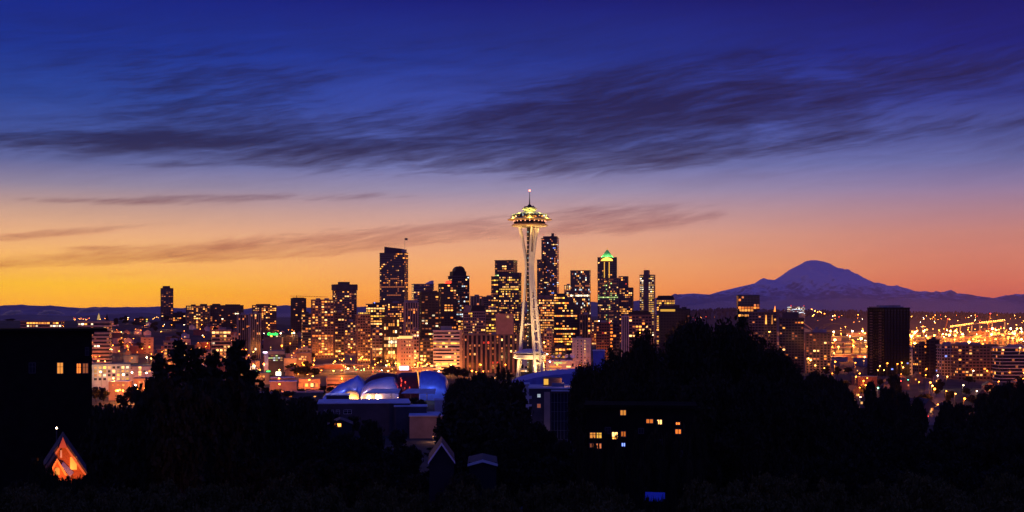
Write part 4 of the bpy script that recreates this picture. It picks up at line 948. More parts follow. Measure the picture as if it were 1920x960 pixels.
pg = empty('sign_pylon', (xat(499.5, 1290), 1290, ground(xat(499.5,1290),1290)-1)); tag(pg, 'tall white sign pylon with a violet white lamp on top', 'sign')
hh = zat(662, 1290) - pg.location.z
MB().box(-1.7, 1.7, -1.2, 1.2, 0, hh).build('slab', M['paint'], pg); MB().box(-3.0, .6, -1.4, 1.4, hh+.1, hh+1.3).build('lamp_box', emit('violet_lamp', (.9, .7, 1), 4), pg)
lamp_light('lamp', pg, (4, -14, 6), 9000, (1, .75, .5), .5)
bb = empty('billboard', (xat(522, 1240), 1240, ground(xat(522,1240),1240)-1)); tag(bb, 'brightly lit blank white billboard on posts above the low roofs', 'billboard')
hh = zat(704, 1240) - bb.location.z; h2 = zat(697, 1240) - bb.location.z
MB().box(-2.4, 2.4, -.3, .3, hh, h2).build('board', emit('billboard_face', (1, .92, .7), 3.2), bb)
for s in (-1.6, 1.6): MB().tube([(s, .4, 0), (s, .4, hh+.5)], .15, 6).build('post', M['metal'], bb)
# the green rooftop sign
cs = empty('hotel_building', (xat(511, 1900), 1900, ground(xat(511,1900),1900)-2)); tag(cs, 'dark hotel with a green neon script sign on its roof', 'hotel')
g_ = cs.location.z; H = zat(633, 1900) - g_; w = 34/F*1900
MB().box(-w/2, w/2, 0, 14, 0, H).build('wall', M['brown'], cs); MB().box(-w/2-.4, w/2+.4, -.4, 14.4, H+.01, H+.8).build('roof', M['dark'], cs)
for k in range(3): link('window', WM[1], cs, (-w*.10, -.05, H-14-3.3*k), 0, (1.1, .12, 1.4))
fc = bpy.data.curves.new('sign_lettering', 'FONT'); fc.body = 'Camlin'; fc.size = 5.4; fc.extrude = .25; fc.align_x = 'CENTER'; fc.shear = .25; fc.offset = .10
ft = bpy.data.objects.new('lettering', fc); C.objects.link(ft); bpy.context.view_layer.update()
fm_ = bpy.data.meshes.new_from_object(ft.evaluated_get(bpy.context.evaluated_depsgraph_get())); bpy.data.objects.remove(ft)
fo = bpy.data.objects.new('sign_lettering', fm_); C.objects.link(fo); fo.parent = cs; fo.location = (0, -.6, zat(628.4, 1900) - g_); fo.rotation_euler = (R_(90), 0, 0)
fm_.materials.clear(); fm_.materials.append(emit('green_sign', (.03, 1, .12), 3.2))
sf = MB()
for x in (-4, 0, 4): sf.tube([(x, .2, H+.5), (x, .2, zat(626, 1900)-g_)], .12, 5)
sf.build('sign_frame', M['metal'], cs)
# car park, halls and low roofs before the towers
r_, w, d, H = block('parking_garage', 'orange lit open deck garage behind the metal museum', 'garage', 612, 672, 708, 1150, 20, 'tan', 'roof', lamp=3.4)
bm_ = MB()
for k in range(3): bm_.box(-w/2+.6, w/2-.6, -d/2-.10, -d/2+.02, 3.2+k*3.6, 5.0+k*3.6)
for k in range(3): MB().box(-w/2+.6, w/2-.6, -d/2-.10, -d/2-.006, 4.0+k*3.8, 5.7+k*3.8).build('opening', EM[4] if k else M['glass'], r_)
block('hall', 'long flat roofed dark brick hall before the tan towers', 'hall', 607, 648, 684, 1480, 22, 'brick', 'roof', lamp=2.5)
block('hall', 'pale flat roofed hall left of the dark brick hall', 'hall', 560, 607, 686, 1500, 22, 'tan', 'roof', lamp=2.5)
block('shop_building', 'bright orange lit shop front with a white sign box on its roof', 'shop', 560, 600, 711, 1130, 14, 'tan', 'roof', lamp=5, wins=[(566,722,4,6,2),(575,722,5,6,0),(585,722,5,6,1),(594,722,4,6,2)])
r_, w, d, H = block('warehouse', 'pinkish low warehouse with a blue edged roof behind the dark shrubs', 'warehouse', 506, 556, 716, 1070, 18, 'tan', 'pale_roof', lamp=1.6)
block('warehouse', 'darker shed tucked under the billboard', 'warehouse', 508, 552, 709, 1150, 14, 'brown', 'pale_roof', lamp=.8)
block('office_building', 'low block with a lit sign roof at the foot of the small cream block', 'office', 718, 745, 690, 1430, 18, 'dark', 'roof', lamp=2)
block('shop_building', 'orange washed shop row below the hotel tower', 'shop', 650, 690, 684, 1560, 16, 'tan', 'roof', lamp=4)
block('shop_building', 'low orange washed block right behind the dark museum hall', 'shop', 760, 812, 690, 1380, 16, 'tan', 'roof', lamp=3.0, wins=[(766+7*k, 695, 4, 3, (2,0,1)[k % 3]) for k in range(6)])
block('shop_building', 'tan low building glowing between two dark round trees', 'shop', 532, 556, 672, 1420, 16, 'tan', 'roof', lamp=4)
block('office_building', 'grey blocky office with five lit windows beside the tan apartment tower', 'office', 556, 583, 662, 1450, 18, 'brown', 'roof', lamp=1.4, wins=[(567,669,4,2.6,1),(573,669,3,2.6,1),(563,673,5,3,1),(571,674,5,2,0),(568,679,3,2.4,1),(573,679,3,2.4,1),(568,683,3,2,9)])
block('warehouse', 'dark low shed with a blue dusk lit roof beside the metal museum', 'warehouse', 528, 606, 737, 1040, 26, 'dark', 'roof', wins=[(545,743,5,2.4,2),(590,744,4,2.4,0)])
block('warehouse', 'dark low flat roofed shed below the green neon motel', 'warehouse', 468, 520, 739, 1000, 24, 'dark', 'roof')
r_, w, d, H = block('shop_building', 'low shop with a bright violet white light box on its roof behind the metal museum', 'shop', 744, 772, 695, 1350, 12, 'tan', 'roof', lamp=2)
MB().box(-w*.32, w*.30, -d/2-.5, -d/2+.5, H+.6, H+4.6).build('light_box', emit('violet_white_sign', (.95, .72, 1), 3.2), r_)
# nearer: white flat roofed school-like blocks in blue dusk
Yn = 690
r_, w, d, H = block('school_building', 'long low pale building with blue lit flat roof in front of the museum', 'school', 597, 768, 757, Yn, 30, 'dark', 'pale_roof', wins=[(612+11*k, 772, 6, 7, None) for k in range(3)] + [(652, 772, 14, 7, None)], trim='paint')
block('school_building', 'windowless pinkish concrete hall catching warm lamp light', 'hall', 768, 834, 781, Yn-20, 26, 'tan', 'pale_roof')
r_ = empty('wall_lamp', (xat(812, Yn-45), Yn-45, ground(xat(812, Yn-45), Yn-45))); tag(r_, 'low lamp lighting the windowless concrete hall', 'lamp')
MB().tube([(0,0,0),(0,0,2.2)], .1, 6).build('post', M['metal'], r_); MB().ball((0,0,2.4), .3, 8, 5).build('lamp_head', EM[0], r_); lamp_light('light', r_, (0,-1,3), 2600, (1,.42,.2), .4)
block('shed', 'pale little roof house above the windowless concrete hall', 'shed', 815, 842, 751, Yn+10, 10, 'white', 'pale_roof')
block('shed', 'dark flat roofed block between the long pale building and the concrete hall', 'shed', 740, 800, 763, Yn-4, 12, 'dark', 'pale_roof')
block('shed', 'blue lit low roof just in front of the metal museum', 'shed', 612, 655, 742, 940, 20, 'dark', 'pale_roof', wins=[(661-6,753,4,3,3),(618,753,8,1.6,7)])
# near apartment block with a cream pier and dark glass, and its lit penthouse
Ya = 500
r_, w, d, H = block('apartment_building', 'dark glass and brick apartment house with a tall cream pier below the arena roof', 'apartments', 992, 1103, 729, Ya, 20, 'dark', 'pale_roof', wins=[(1010.5, 742, 5.5, 6, 5), (1010.5, 761, 6, 7, 4)], trim='white')
g_ = r_.location.z; lx = lambda px: xat(px, Ya) - r_.location.x
MB().box(lx(1022), lx(1033), -d/2-.5, -d/2-.005, 0, H-1.2).build('pier', M['beige'], r_)
cw = MB()
for k in range(12): cw.box(lx(1035)+k*(lx(1102)-lx(1035))/11-.05, lx(1035)+k*(lx(1102)-lx(1035))/11+.05, -d/2-.22, -d/2-.12, 1, H-1.6)
for k in range(9): cw.box(lx(1035), lx(1102), -d/2-.20, -d/2-.13, 1+k*(H-2.6)/8-.04, 1+k*(H-2.6)/8+.04)
cwp = MB().box(lx(1034.5), lx(1102), -d/2-.12, -d/2-.006, 1, H-1.5).build('curtain_wall', M['glass'], r_); cw.build('mullion', M['blue'], cwp)
for k in range(4):
    bz = H - 3.6 - k*3.2; b_ = MB(); b_.box(lx(988), lx(999), -d/2-1.6, -d/2-.01, bz-.15, bz); b_.box(lx(988), lx(999), -d/2-1.6, -d/2-1.5, bz, bz+1.0)
    b_.build('balcony', M['white'], r_)
MB().box(lx(1035), lx(1112), -d/2-1.4, d/2, H-.9, H-.35).build('eave', M['pale_roof'], r_)
ph = MB().box(lx(1078), lx(1103), -d*.2, d*.4, H+.6, H+4.4).build('penthouse', M['tan'], r_)
for k in range(7): MB().box(lx(1079.5)+k*.72, lx(1079.5)+k*.72+.55, -d*.2-.09, -d*.2-.01, H+.9, H+4.2).build('penthouse_window', EM[(0,2,9,0,2,1,0)[k]], ph)
ph2 = MB().box(lx(1020), lx(1055), -d*.1, d*.4, H+.6, H+3.6).build('penthouse', M['brown'], r_)
MB().box(lx(1021), lx(1029.5), -d*.1-.12, -d*.1-.01, H+1.1, H+3.3).build('penthouse_window', EM[9], ph2)
MB().box(lx(1036), lx(1060), -d*.25, -d*.15, H+.55, H+1.9).build('parapet', M['blue'], r_)
lamp_light('terrace_light', r_, (lx(1060), -d*.15, H+3.2), 260, (1,.4,.15), .3)
lamp_light('pier_light', r_, (lx(1027), -d/2-5, 4), 600, (1,.62,.3), .3)
ar = empty('arena', (xat(1045, 760), 790, ground(xat(1045,760),790))); tag(ar, 'wide low arena roof rising gently, deep blue in the dusk', 'arena')
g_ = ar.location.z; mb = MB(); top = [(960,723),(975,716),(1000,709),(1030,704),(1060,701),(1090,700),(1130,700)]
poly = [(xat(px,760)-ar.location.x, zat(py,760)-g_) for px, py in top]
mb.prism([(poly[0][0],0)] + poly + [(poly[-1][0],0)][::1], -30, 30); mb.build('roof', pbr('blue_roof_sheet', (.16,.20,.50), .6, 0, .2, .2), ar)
block('house', 'small pale gabled hut at the end of the arena roof', 'house', 968, 992, 721, 620, 8, 'white', 'pale_roof', wins=[(977, 724, 4, 3, 9)])
# ------------------------------------------------------------------ street lamps
SOD = (1, .215, .022)
HEADS = {'orange': emit('lamp_orange', (1, .24, .02), 22), 'amber': emit('lamp_amber', (1, .38, .06), 24), 'white': emit('lamp_white', (1, .74, .42), 22), 'red': emit('lamp_red', (1, .05, .03), 12), 'green': emit('lamp_green', (.1, 1, .45), 12), 'blue': emit('lamp_blue', (.25, .35, 1), 10)}
pole_me = MB().tube([(0,0,0),(0,0,8.4),(0,-.5,9.2),(0,-1.6,9.4)], [.14,.10,.08,.07], 6).mesh('street_lamp', M['metal'])
head_me = {k: MB().ball((0,-1.8,9.3), .62, 10, 6, .7).mesh('lamp_head', m) for k, m in HEADS.items()}
LAMP_N = [0]
LIGHTS = {}
def light_data(power, col, size=.5):
    key = (round(power), col)
    if key not in LIGHTS:
        l = bpy.data.lights.new('lamp_light', 'POINT'); l.energy = power; l.color = col; l.shadow_soft_size = size; LIGHTS[key] = l
    return LIGHTS[key]
def street_lamp(x, y, col='orange', power=0, s=1.0, z=None, label=None, head=1.0):
    LAMP_N[0] += 1
    g = ground(x, y)
    o = link('street_lamp', pole_me, None, (x, y, g)); tag(o, label or 'street lamp on a slim pole glowing among the buildings', 'street lamp', 'street lamps of the city')
    sz = s if z is None else max(.3, (z - g) / 9.3)
    o.scale = (1, 1, sz) if sz > 1.4 else (s, s, sz)
    h = link('lamp_head', head_me[col], o); 
    if sz > 1.4: h.scale = (head, head, head/sz); h.location = (0, 0, 9.3*(1 - head/sz))
    elif head != 1: h.scale = (head, head, head); h.location = (0, 1.8*(head-1)*.9, 9.3*(1-head))
    if power:
        l = bpy.data.objects.new('light', light_data(power, SOD if col in ('orange','red') else ((1,.33,.06) if col == 'amber' else (1,.66,.36)))); C.objects.link(l); l.parent = o; l.location = (0, -2.0, 8.3)
rng = random.Random(41)
for (x, yc, w, d, rot, lamp, Yd) in LAMPS:
    n = 1 if w < 45 else (2 if w < 95 else 3)
    for k in range(n):
        lx = -w/2 + w*(k+.5)/n + rng.uniform(-6, 6); ly = -d/2 - rng.uniform(11, 17)
        px_, py_ = x + lx*math.cos(rot) - ly*math.sin(rot), yc + lx*math.sin(rot) + ly*math.cos(rot)
        street_lamp(px_, py_, rng.choice(('orange','orange','orange','amber')), 6800*lamp/(1 if n == 1 else .8))
# the bright avenue before the towers
for px, py, Yd, c, pw, hd in ((653,693,1440,'white',16000,1.7),(648,689,1470,'amber',12000,1.2),(641,700,1400,'orange',9000,1.2),(626,700,1390,'amber',14000,1.6),(603,699,1400,'orange',7000,1.1),(592,696,1420,'orange',6000,1),
        (664,688,1480,'orange',9000,1.1),(671,694,1420,'orange',6000,1),(683,696,1430,'amber',9000,1.2),(691,690,1460,'orange',6000,1),(700,691,1450,'orange',6000,1.1),(728,697,1390,'amber',16000,1.8),(724,685,1470,'white',9000,1.3),(736,692,1420,'orange',5000,1),
        (712,700,1380,'red',0,1.2),(716,695,1400,'white',5000,1.3),(793,687,1440,'orange',7000,1.1),(801,683,1460,'amber',9000,1.3),(806,688,1430,'orange',5000,1),(826,690,1390,'orange',6000,1),(823,696,1360,'white',9000,1.4),(841,690,1380,'amber',5000,1),(858,694,1350,'orange',5000,1),
        (885,695,1330,'orange',9000,1.3),(893,697,1330,'orange',4000,1),(906,696,1330,'orange',4000,1),(934,697,1340,'amber',4000,1),(665,690,1450,'green',0,1),(678,699,1400,'green',0,.9),(683,700,1400,'green',0,.8),(668,697,1410,'green',0,.8),(700,703,1370,'red',0,.9),
        (560,706,1330,'orange',4000,1),(577,706,1320,'orange',4000,1),(587,723,1290,'amber',12000,1.5),(545,687,1440,'amber',8000,1),(553,684,1450,'orange',8000,1),(540,680,1480,'orange',7000,1),(556,704,1340,'orange',3000,1),
        (495,682,1330,'orange',6000,1.1),(477,686,1350,'white',16000,1.7),(461,688,1340,'amber',9000,1.3),(488,693,1290,'orange',4000,1),(508,688,1310,'white',3000,1),(527,625,1950,'white',4000,1.5),(552,624,1900,'white',14000,1.8),(548,625,1900,'amber',7000,1.4),(529,648,1700,'orange',26000,1.6),
        (190,697,1090,'white',2500,1),(233,702,1050,'white',6000,1.3),(214,709,1010,'amber',8000,1.2),(222,732,960,'amber',9000,1.1),(232,732,960,'orange',9000,1.0),(252,731,960,'amber',9000,1.2),(260,730,965,'orange',6000,1.1),(255,722,990,'white',3000,1),(249,698,1080,'white',5000,1.2),(276,699,1090,'white',4000,1.1),(219,732,955,'orange',4000,.9),
        (276,670,1500,'white',16000,1.4),(284,672,1490,'amber',9000,1.2),(236,625,2300,'white',16000,1.4),(228,629,2250,'amber',12000,1.2),(222,632,2200,'orange',9000,1.1),(237,640,2150,'orange',9000,1.1),(235,648,2050,'amber',8000,1),(272,617,2500,'orange',9000,1.2),
        (1010,700,1290,'amber',0,1),(1026,664,1330,'white',0,1.2),(1031,678,1370,'white',3500,1.2),(1020,642,1470,'amber',5000,1.4),(1123,602,2200,'white',4000,1.5),(1200,624,1500,'orange',4000,1.2),(1143,605,1700,'red',0,1),
        (1442,622,1450,'amber',3000,1.1),(1519,675,1060,'amber',14000,1.2),(1515,672,1070,'amber',8000,1),(1620,669,1080,'amber',7000,1.3),(1563,662,1500,'amber',9000,1.2),(1565,678,1050,'orange',16000,1.0),(1603,680,1060,'orange',9000,.8),
        (1743,717,1010,'orange',6000,1.1),(1751,729,930,'orange',6000,1.1),(1747,723,970,'amber',4000,.8),(1807,747,880,'orange',6000,1.1),(1824,695,1130,'white',3500,.8),(1757,704,1130,'white',3000,.8),(1775,706,1100,'amber',3000,.7),(1663,681,1290,'orange',9000,1),(1690,680,1290,'orange',9000,1),(1682,682,1280,'orange',5000,.9),(1911,652,1220,'amber',4000,1.1),(1880,656,1210,'amber',2000,.9),(1649,686,1260,'amber',3000,.8),(1604,706,1000,'orange',9000,.9),(1618,714,960,'orange',9000,.9),(1611,700,1040,'orange',6000,.8),(1622,722,940,'orange',7000,.8),(1645,694,1150,'amber',0,.7),(1657,694,1150,'amber',0,.7),(1735,703,1120,'orange',3000,.7),(1722,716,1040,'orange',3000,.6),(1773,733,940,'orange',2500,.6),(1790,738,900,'amber',2000,.6),(1560,700,1000,'orange',2500,.6),(1545,690,1080,'amber',0,.6),(1735,752,880,'amber',3000,.7),(1757,758,860,'orange',5000,.8),(1612,744,860,'white',1200,.6),(1660,760,800,'amber',1200,.7),(1700,758,800,'amber',2000,.8),(1708,760,800,'amber',0,.6),(1585,730,900,'white',0,.5),(1830,733,900,'white',1200,.6),(1805,722,980,'white',1200,.6),
        (1702,712,1050,'green',0,.6),(1645,727,950,'green',1500,.9),(1688,714,1040,'red',0,.6),(1738,780,760,'red',0,.6)):
    street_lamp(xat(px, Yd), Yd, c, pw*1.15, z=zat(py, Yd), head=hd)
for k in range(46):
    px = rng.choice((rng.uniform(545, 700), rng.uniform(690, 905))); Yd = rng.uniform(1360, 1560)
    street_lamp(xat(px, Yd), Yd, rng.choice(('orange','orange','orange','amber','orange')), rng.choice((9000, 13000)), head=rng.uniform(.5, 1.0))
# scattered lamps on the eastern hill
for k in range(70):
    px, Yd = rng.uniform(165, 575), rng.uniform(1350, 2900)
    street_lamp(xat(px, Yd), Yd, rng.choice(('orange','orange','orange','amber','white','orange')), rng.choice((0, 4500, 6500)) , head=rng.uniform(.6, 1.0))

# ------------------------------------------------------------------ houses
def gable_mesh(w, d, h, rh, ov=.5):
    wall = MB(); wall.prism([(-w/2,0),(w/2,0),(w/2,h),(0,h+rh),(-w/2,h)], -d/2, d/2)
    k = ov*rh/(w/2); t = .28
    roof = MB(); roof.prism([(-w/2-ov,h-k+.03),(0,h+rh+.03),(w/2+ov,h-k+.03),(w/2+ov,h-k+t),(0,h+rh+t+.1),(-w/2-ov,h-k+t)], -d/2-ov, d/2+ov)
    return wall, roof
hk = []
for i, (w, d, h, rh, mt) in enumerate(((9,12,6,3,'tan'),(11,10,7,3.4,'white'),(8,13,6.5,4,'brown'),(14,12,9,0,'beige'),(18,13,10.5,0,'brick'))):
    if rh: wl_, rf_ = gable_mesh(w, d, h, rh)
    else:
        wl_ = MB().box(-w/2,w/2,-d/2,d/2,0,h); rf_ = MB().box(-w/2-.3,w/2+.3,-d/2-.3,d/2+.3,h+.01,h+.6)
    hk.append((w, d, h, wl_.mesh('wall', M[mt]), rf_.mesh('roof', M['dark' if rh else 'roof'])))
for k in range(130):
    if k < 95: px, Yd = rng.uniform(165, 580), rng.uniform(1300, 2550)
    else: px, Yd = rng.uniform(1530, 1925), rng.uniform(820, 1700)
    w, d, h, wm, rm = hk[rng.randrange(5) if k < 95 else rng.choice((2, 4, 2, 0))]
    x = xat(px, Yd); g = ground(x, Yd) - .8
    side = k < 95
    rt = empty('house', (x, Yd, g), rng.uniform(-.35, .5)); tag(rt, 'small house on the dark eastern hillside among street lamps' if side else 'small house among the dark trees below the harbour lights', 'house', 'houses on the eastern hillside' if side else 'houses below the harbour lights')
    link('wall', wm, rt); link('roof', rm, rt)
    for i in range(rng.choice((0, 0, 1, 1, 2, 3))):
        link('window', WM[rng.choice((0, 2, 2, 4, 1))], rt, (rng.uniform(-w*.35, w*.35), -d/2-.04, rng.uniform(2, h-1.5)), 0, (1.3, .12, 1.5))
    if rng.random() < .5: street_lamp(x + rng.uniform(-9, 9), Yd - 14, 'orange', rng.choice((3500, 5000)), head=rng.uniform(.5, .8))

# the church on the hill
ch = empty('church', (xat(186, 3000), 3000, ground(xat(186,3000),3000))); tag(ch, 'far church with a lit domed lantern on the hill crest', 'church')
g_ = ch.location.z; k_ = 3000/F
MB().box(-9*k_, 7*k_, 0, 40, 0, zat(603,3000)-g_).build('wall', M['tan'], ch)
MB().lathe([(3.2*k_, zat(604,3000)-g_), (3.2*k_, zat(598,3000)-g_), (2.4*k_, zat(596.5,3000)-g_), (2.0*k_, zat(593,3000)-g_), (1.0*k_, zat(590,3000)-g_), (.2, zat(587,3000)-g_)], 12, 0, -3).build('lantern_tower', emit('stone_floodlight_glow', (1, .62, .2), .55), ch)  # floodlighting put in as the stone's own glow
sp_ = empty('church', (xat(201, 3050), 3050, ground(xat(201,3050),3050))); tag(sp_, 'dark church with a needle sharp spire on the hill crest', 'church')
g_ = sp_.location.z; h_ = zat(604,3050)-g_
MB().box(-14, 14, 0, 30, 0, h_-4).build('wall', M['dark'], sp_); MB().box(-4, 4, -5, 3, 0, h_+3).build('tower', M['black'], sp_)
MB().add([(-4,-5,h_+3),(4,-5,h_+3),(4,3,h_+3),(-4,3,h_+3),(0,-1,zat(587,3050)-g_)], [(0,1,4),(1,2,4),(2,3,4),(3,0,4)]).build('spire', M['black'], sp_)
# crane on the tower under construction
cr = empty('tower_crane', (xat(556, 2590), 2590, zat(560, 2600))); tag(cr, 'thin construction crane jib over the dark square hilltop tower', 'crane')
MB().tube([(-2,14,0),(-2,14,7)], .6, 6).build('mast', M['black'], cr)
MB().tube([(-16,14,5.2),(60,14,3.6)], .35, 5).build('jib', M['black'], cr); MB().tube([(-2,14,7),(40,14,4.4)], .12, 4).build('cable', M['black'], cr)

# ------------------------------------------------------------------ harbour flats: masts, sheds, viaduct, cranes, stadium
mast_me = MB().tube([(0,0,0),(0,0,25)], [.45,.25], 6).mesh('light_mast', M['metal'])
mhead = {}
for kname, mat in (('orange', emit('mast_orange', (1,.26,.025), 32)), ('amber', emit('mast_amber', (1,.40,.06), 36)), ('white', emit('mast_white', (1,.82,.5), 34)), ('red', HEADS['red'])):
    mhead[kname] = MB().ball((0,0,25.5), 1.5, 10, 6, .6).mesh('lamp_head', mat)
n = 0
def light_mast(px, py, Yd, col, hs, power=0):
    x = xat(px, Yd); g = ground(x, Yd); z = zat(py, Yd)
    s = max(.25, (z - g)/25.5)
    o = link('light_mast', mast_me, None, (x, Yd, g), 0, (1, 1, s)); tag(o, 'tall lamp mast glowing on the harbour flats', 'light mast', 'lamp masts on the harbour flats')
    h = link('lamp_head', mhead[col], o, (0, 0, 25.5*(1 - hs/s)), 0, (hs, hs, hs/s))
    if power:
        l = bpy.data.objects.new('light', light_data(power*12, SOD if col == 'orange' else (1,.33,.05), 1.5)); C.objects.link(l); l.parent = o; l.location = (0, -4, 24)
for px, py, Yd, c, hs, pw in ((1565.5,637,3300,'amber',2.2,90000),(1614.5,634.5,3300,'amber',2.4,90000),(1563,622,5200,'white',1.9,60000),(1598,621,5200,'white',2.3,60000),(1617,621,5300,'white',1.9,40000),(1565,593,8200,'orange',2.6,0),(1622,625,5200,'amber',1.5,0),
        (1709,630.5,3400,'amber',2.4,90000),(1715,644,2900,'amber',2.0,70000),(1703,625.5,4300,'amber',2.2,60000),(1732,621,4600,'amber',2.6,60000),(1738,618,5000,'orange',1.8,0),(1719,621,4700,'amber',1.8,30000),(1721,630,3900,'orange',1.8,0),(1752,628.5,3900,'orange',2.0,60000),(1740,634,3500,'orange',1.5,0),
        (1782,621,4700,'amber',2.4,60000),(1780,628,4000,'amber',2.4,60000),(1792,620,4700,'orange',2.4,60000),(1791,629,3900,'orange',2.2,40000),(1774,627,4200,'amber',1.8,0),(1806,631,3800,'orange',1.6,0),(1817,641,3000,'amber',2.2,60000),(1825,636,3500,'orange',1.5,0),
        (1859,627,3950,'amber',2.4,60000),(1855,631,3800,'orange',1.8,0),(1861,616,5600,'white',2.4,40000),(1868,619,5200,'amber',2.0,0),(1880,629,3900,'amber',2.2,60000),(1902,625.5,4100,'amber',2.6,60000),(1893,626,4200,'orange',1.6,0),(1867,636,3400,'orange',1.5,0),(1895,616,5600,'white',2.4,40000),(1907,616,5600,'amber',2.4,0),(1914,615.5,5600,'amber',2.8,40000),(1899,634,3500,'orange',1.8,40000),(1915,636,3400,'amber',1.8,50000),(1843,645,2900,'orange',1.3,0),(1572,650,2700,'orange',1.2,30000),(1600,648,2750,'orange',1.2,30000),(1625,650,2700,'orange',1.0,0)):
    light_mast(px, py, Yd, c, hs, pw)
for k in range(165):
    big = rng.random() < .25
    py = rng.choice((rng.uniform(612, 640), rng.gauss(622, 5), rng.uniform(590, 612)))
    py = min(max(py, 590), 645)
    px = rng.uniform(1556, 1925) if py < 612 else (rng.uniform(1702, 1925) if rng.random() < .85 else rng.uniform(1556, 1640))
    Yd = (102*F/(py + 9 - 582))*.93 if py > 611 else rng.uniform(6900, 8300)
    light_mast(px, py, min(Yd, 8300), rng.choice(('orange','orange','amber','amber','white','orange')) if rng.random() > .06 else 'red', (rng.uniform(.5, 1.1) if py > 611 else rng.uniform(.7, 1.3)) * (1.5 if big else 1), 60000 if k % 3 == 0 and py > 611 else 0)
for k in range(26):                                              # lamps on the wooded ridge and far valley
    px = rng.choice((rng.uniform(1500, 1640), rng.uniform(1290, 1400), rng.uniform(1700, 1925))); light_mast(px, rng.uniform(590, 604), rng.uniform(7200, 8600), rng.choice(('orange','orange','red','amber')), rng.uniform(.4, .9))
for px, py in ((1522,580),(1528,583),(1537,584),(1540,586),(1546,588),(1524,592),(1533,585),(1526,590)): light_mast(px, py, 7900, rng.choice(('orange','amber')), 1.6)
for k in range(18): light_mast(rng.uniform(134, 168), rng.uniform(596, 600), 9000, rng.choice(('orange','amber','red')), rng.uniform(.5, .9))
for px in (287, 290, 294, 297): light_mast(px, rng.uniform(594, 599), 9000, 'amber', .9)
for k in range(70):
    px = rng.uniform(1400, 1940); Yd = rng.uniform(2300, 5600)
    x = xat(px, Yd); g = ground(x, Yd); w, d, h = rng.uniform(30, 90), rng.uniform(25, 50), rng.uniform(7, 15)
    rt = empty('warehouse', (x, Yd, g - .5), rng.uniform(-.2, .3)); tag(rt, 'low flat roofed warehouse lit orange on the harbour flats', 'warehouse', 'warehouses on the harbour flats')
    MB().box(-w/2, w/2, -d/2, d/2, 0, h).build('wall', M[rng.choice(('tan','beige','brown','grey','brick'))], rt)
    MB().box(-w/2-.4, w/2+.4, -d/2-.4, d/2+.4, h+.01, h+.9).build('roof', M['roof'], rt)
    for i in range(rng.choice((0, 1, 2, 3))): link('window', WM[rng.choice((0,1,2,9))], rt, (rng.uniform(-w*.4, w*.4), -d/2-.05, h*.6), 0, (rng.uniform(3, 9), .12, 1.6))
# double deck viaduct
va = empty('viaduct', (xat(1500,2900), 2900, 0)); tag(va, 'double deck concrete viaduct glowing orange across the harbour flats', 'viaduct')
P0, P1 = Vector((xat(1490,2900), 2900, 0)), Vector((xat(1960,4150), 4150, 0))
dv = (P1 - P0).normalized(); nv_ = Vector((dv.y, -dv.x, 0)); L = (P1 - P0).length
for nm, z0, z1, hw in (('upper_deck', 31.2, 32.6, 8), ('lower_deck', 19.5, 21, 8)):
    mb = MB()
    for a, b_, c, e in ((-hw, hw, z0, z1), (hw-.4, hw, z1, z1+1.3), (-hw, -hw+.4, z1, z1+1.3)):
        q = [P0 + nv_*a, P1 + nv_*a, P1 + nv_*b_, P0 + nv_*b_]
        vs = [tuple(v - va.location + Vector((0,0,c))) for v in q] + [tuple(v - va.location + Vector((0,0,e))) for v in q]
        mb.add(vs, [(3,2,1,0),(4,5,6,7),(0,1,5,4),(1,2,6,5),(2,3,7,6),(3,0,4,7)])
    mb.build(nm, M['beige'], va)
for k in range(38):
    p = P0 + dv*(L*(k+.5)/38) - va.location
    MB().box(p.x-1.1, p.x+1.1, p.y-6, p.y+6, ground(p.x+va.location.x, 3200)-2, 31.3).build('column', M['tan'], va)
for k in range(15):
    p = P0 + dv*(L*(k+.5)/15) - va.location
    l = bpy.data.objects.new('deck_light', light_data(60000, SOD, 1)); C.objects.link(l); l.parent = va; l.location = p + nv_*12 + Vector((0,0,27))
    MB().ball((p.x + nv_.x*8.3, p.y + nv_.y*8.3, 24.5 if k % 2 else 35), .8, 8, 5).build('deck_lamp', HEADS['orange'], va)
def dock_crane(px0, py0, px1, py1, Yd, label):
    hinge, tip = at(px0, py0, Yd), at(px1, py1, Yd)
    rt = empty('harbour_crane', (hinge.x, Yd, 3)); tag(rt, label, 'crane')
    o_ = rt.location; h = hinge - o_; t = tip - o_
    for s in (-9, 9):
        MB().tube([(h.x-16, s, 0), (h.x-16, s, h.z)], 1.6, 6).build('leg', M['brick'], rt); MB().tube([(h.x, s, 0), (h.x, s, h.z)], 1.6, 6).build('leg', M['brick'], rt)
    b_ = MB(); b_.tube([(h.x-48, 0, h.z-1), (h.x+3, 0, h.z)], 2.2, 6); b_.tube([(h.x-16, 0, h.z), (h.x-8, 0, h.z+17)], 1, 6); b_.tube([(h.x, 0, h.z), (h.x-8, 0, h.z+17)], 1, 6); b_.tube([(h.x-46, 0, h.z), (h.x-8, 0, h.z+17)], .4, 5)
    b_.box(h.x-34, h.x-22, -4, 4, h.z+1.5, h.z+8); b_.build('machine_house', M['brick'], rt)
    MB().tube([h, t], [2.0, 1.5], 6).build('boom', M['brick'], rt)
    MB().tube([(h.x-8, 0, h.z+17), tuple(h + (t-h)*.7)], .35, 5).build('stay_cable', M['black'], rt)
    MB().ball(tuple(t), 1.7, 8, 5).build('beacon', HEADS['red'], rt)
dock_crane(1768, 634, 1777.5, 598, 4200, 'dark harbour crane with a raised boom and red tip among the orange lamps')
dock_crane(1852, 624, 1857, 588, 4500, 'taller raised harbour crane with a red tip nearer the edge of view')
sd = empty('stadium', (xat(1568, 5400), 5400, 4)); tag(sd, 'faint stadium with a low arched roof beyond the viaduct', 'stadium')
k_ = 5400/F
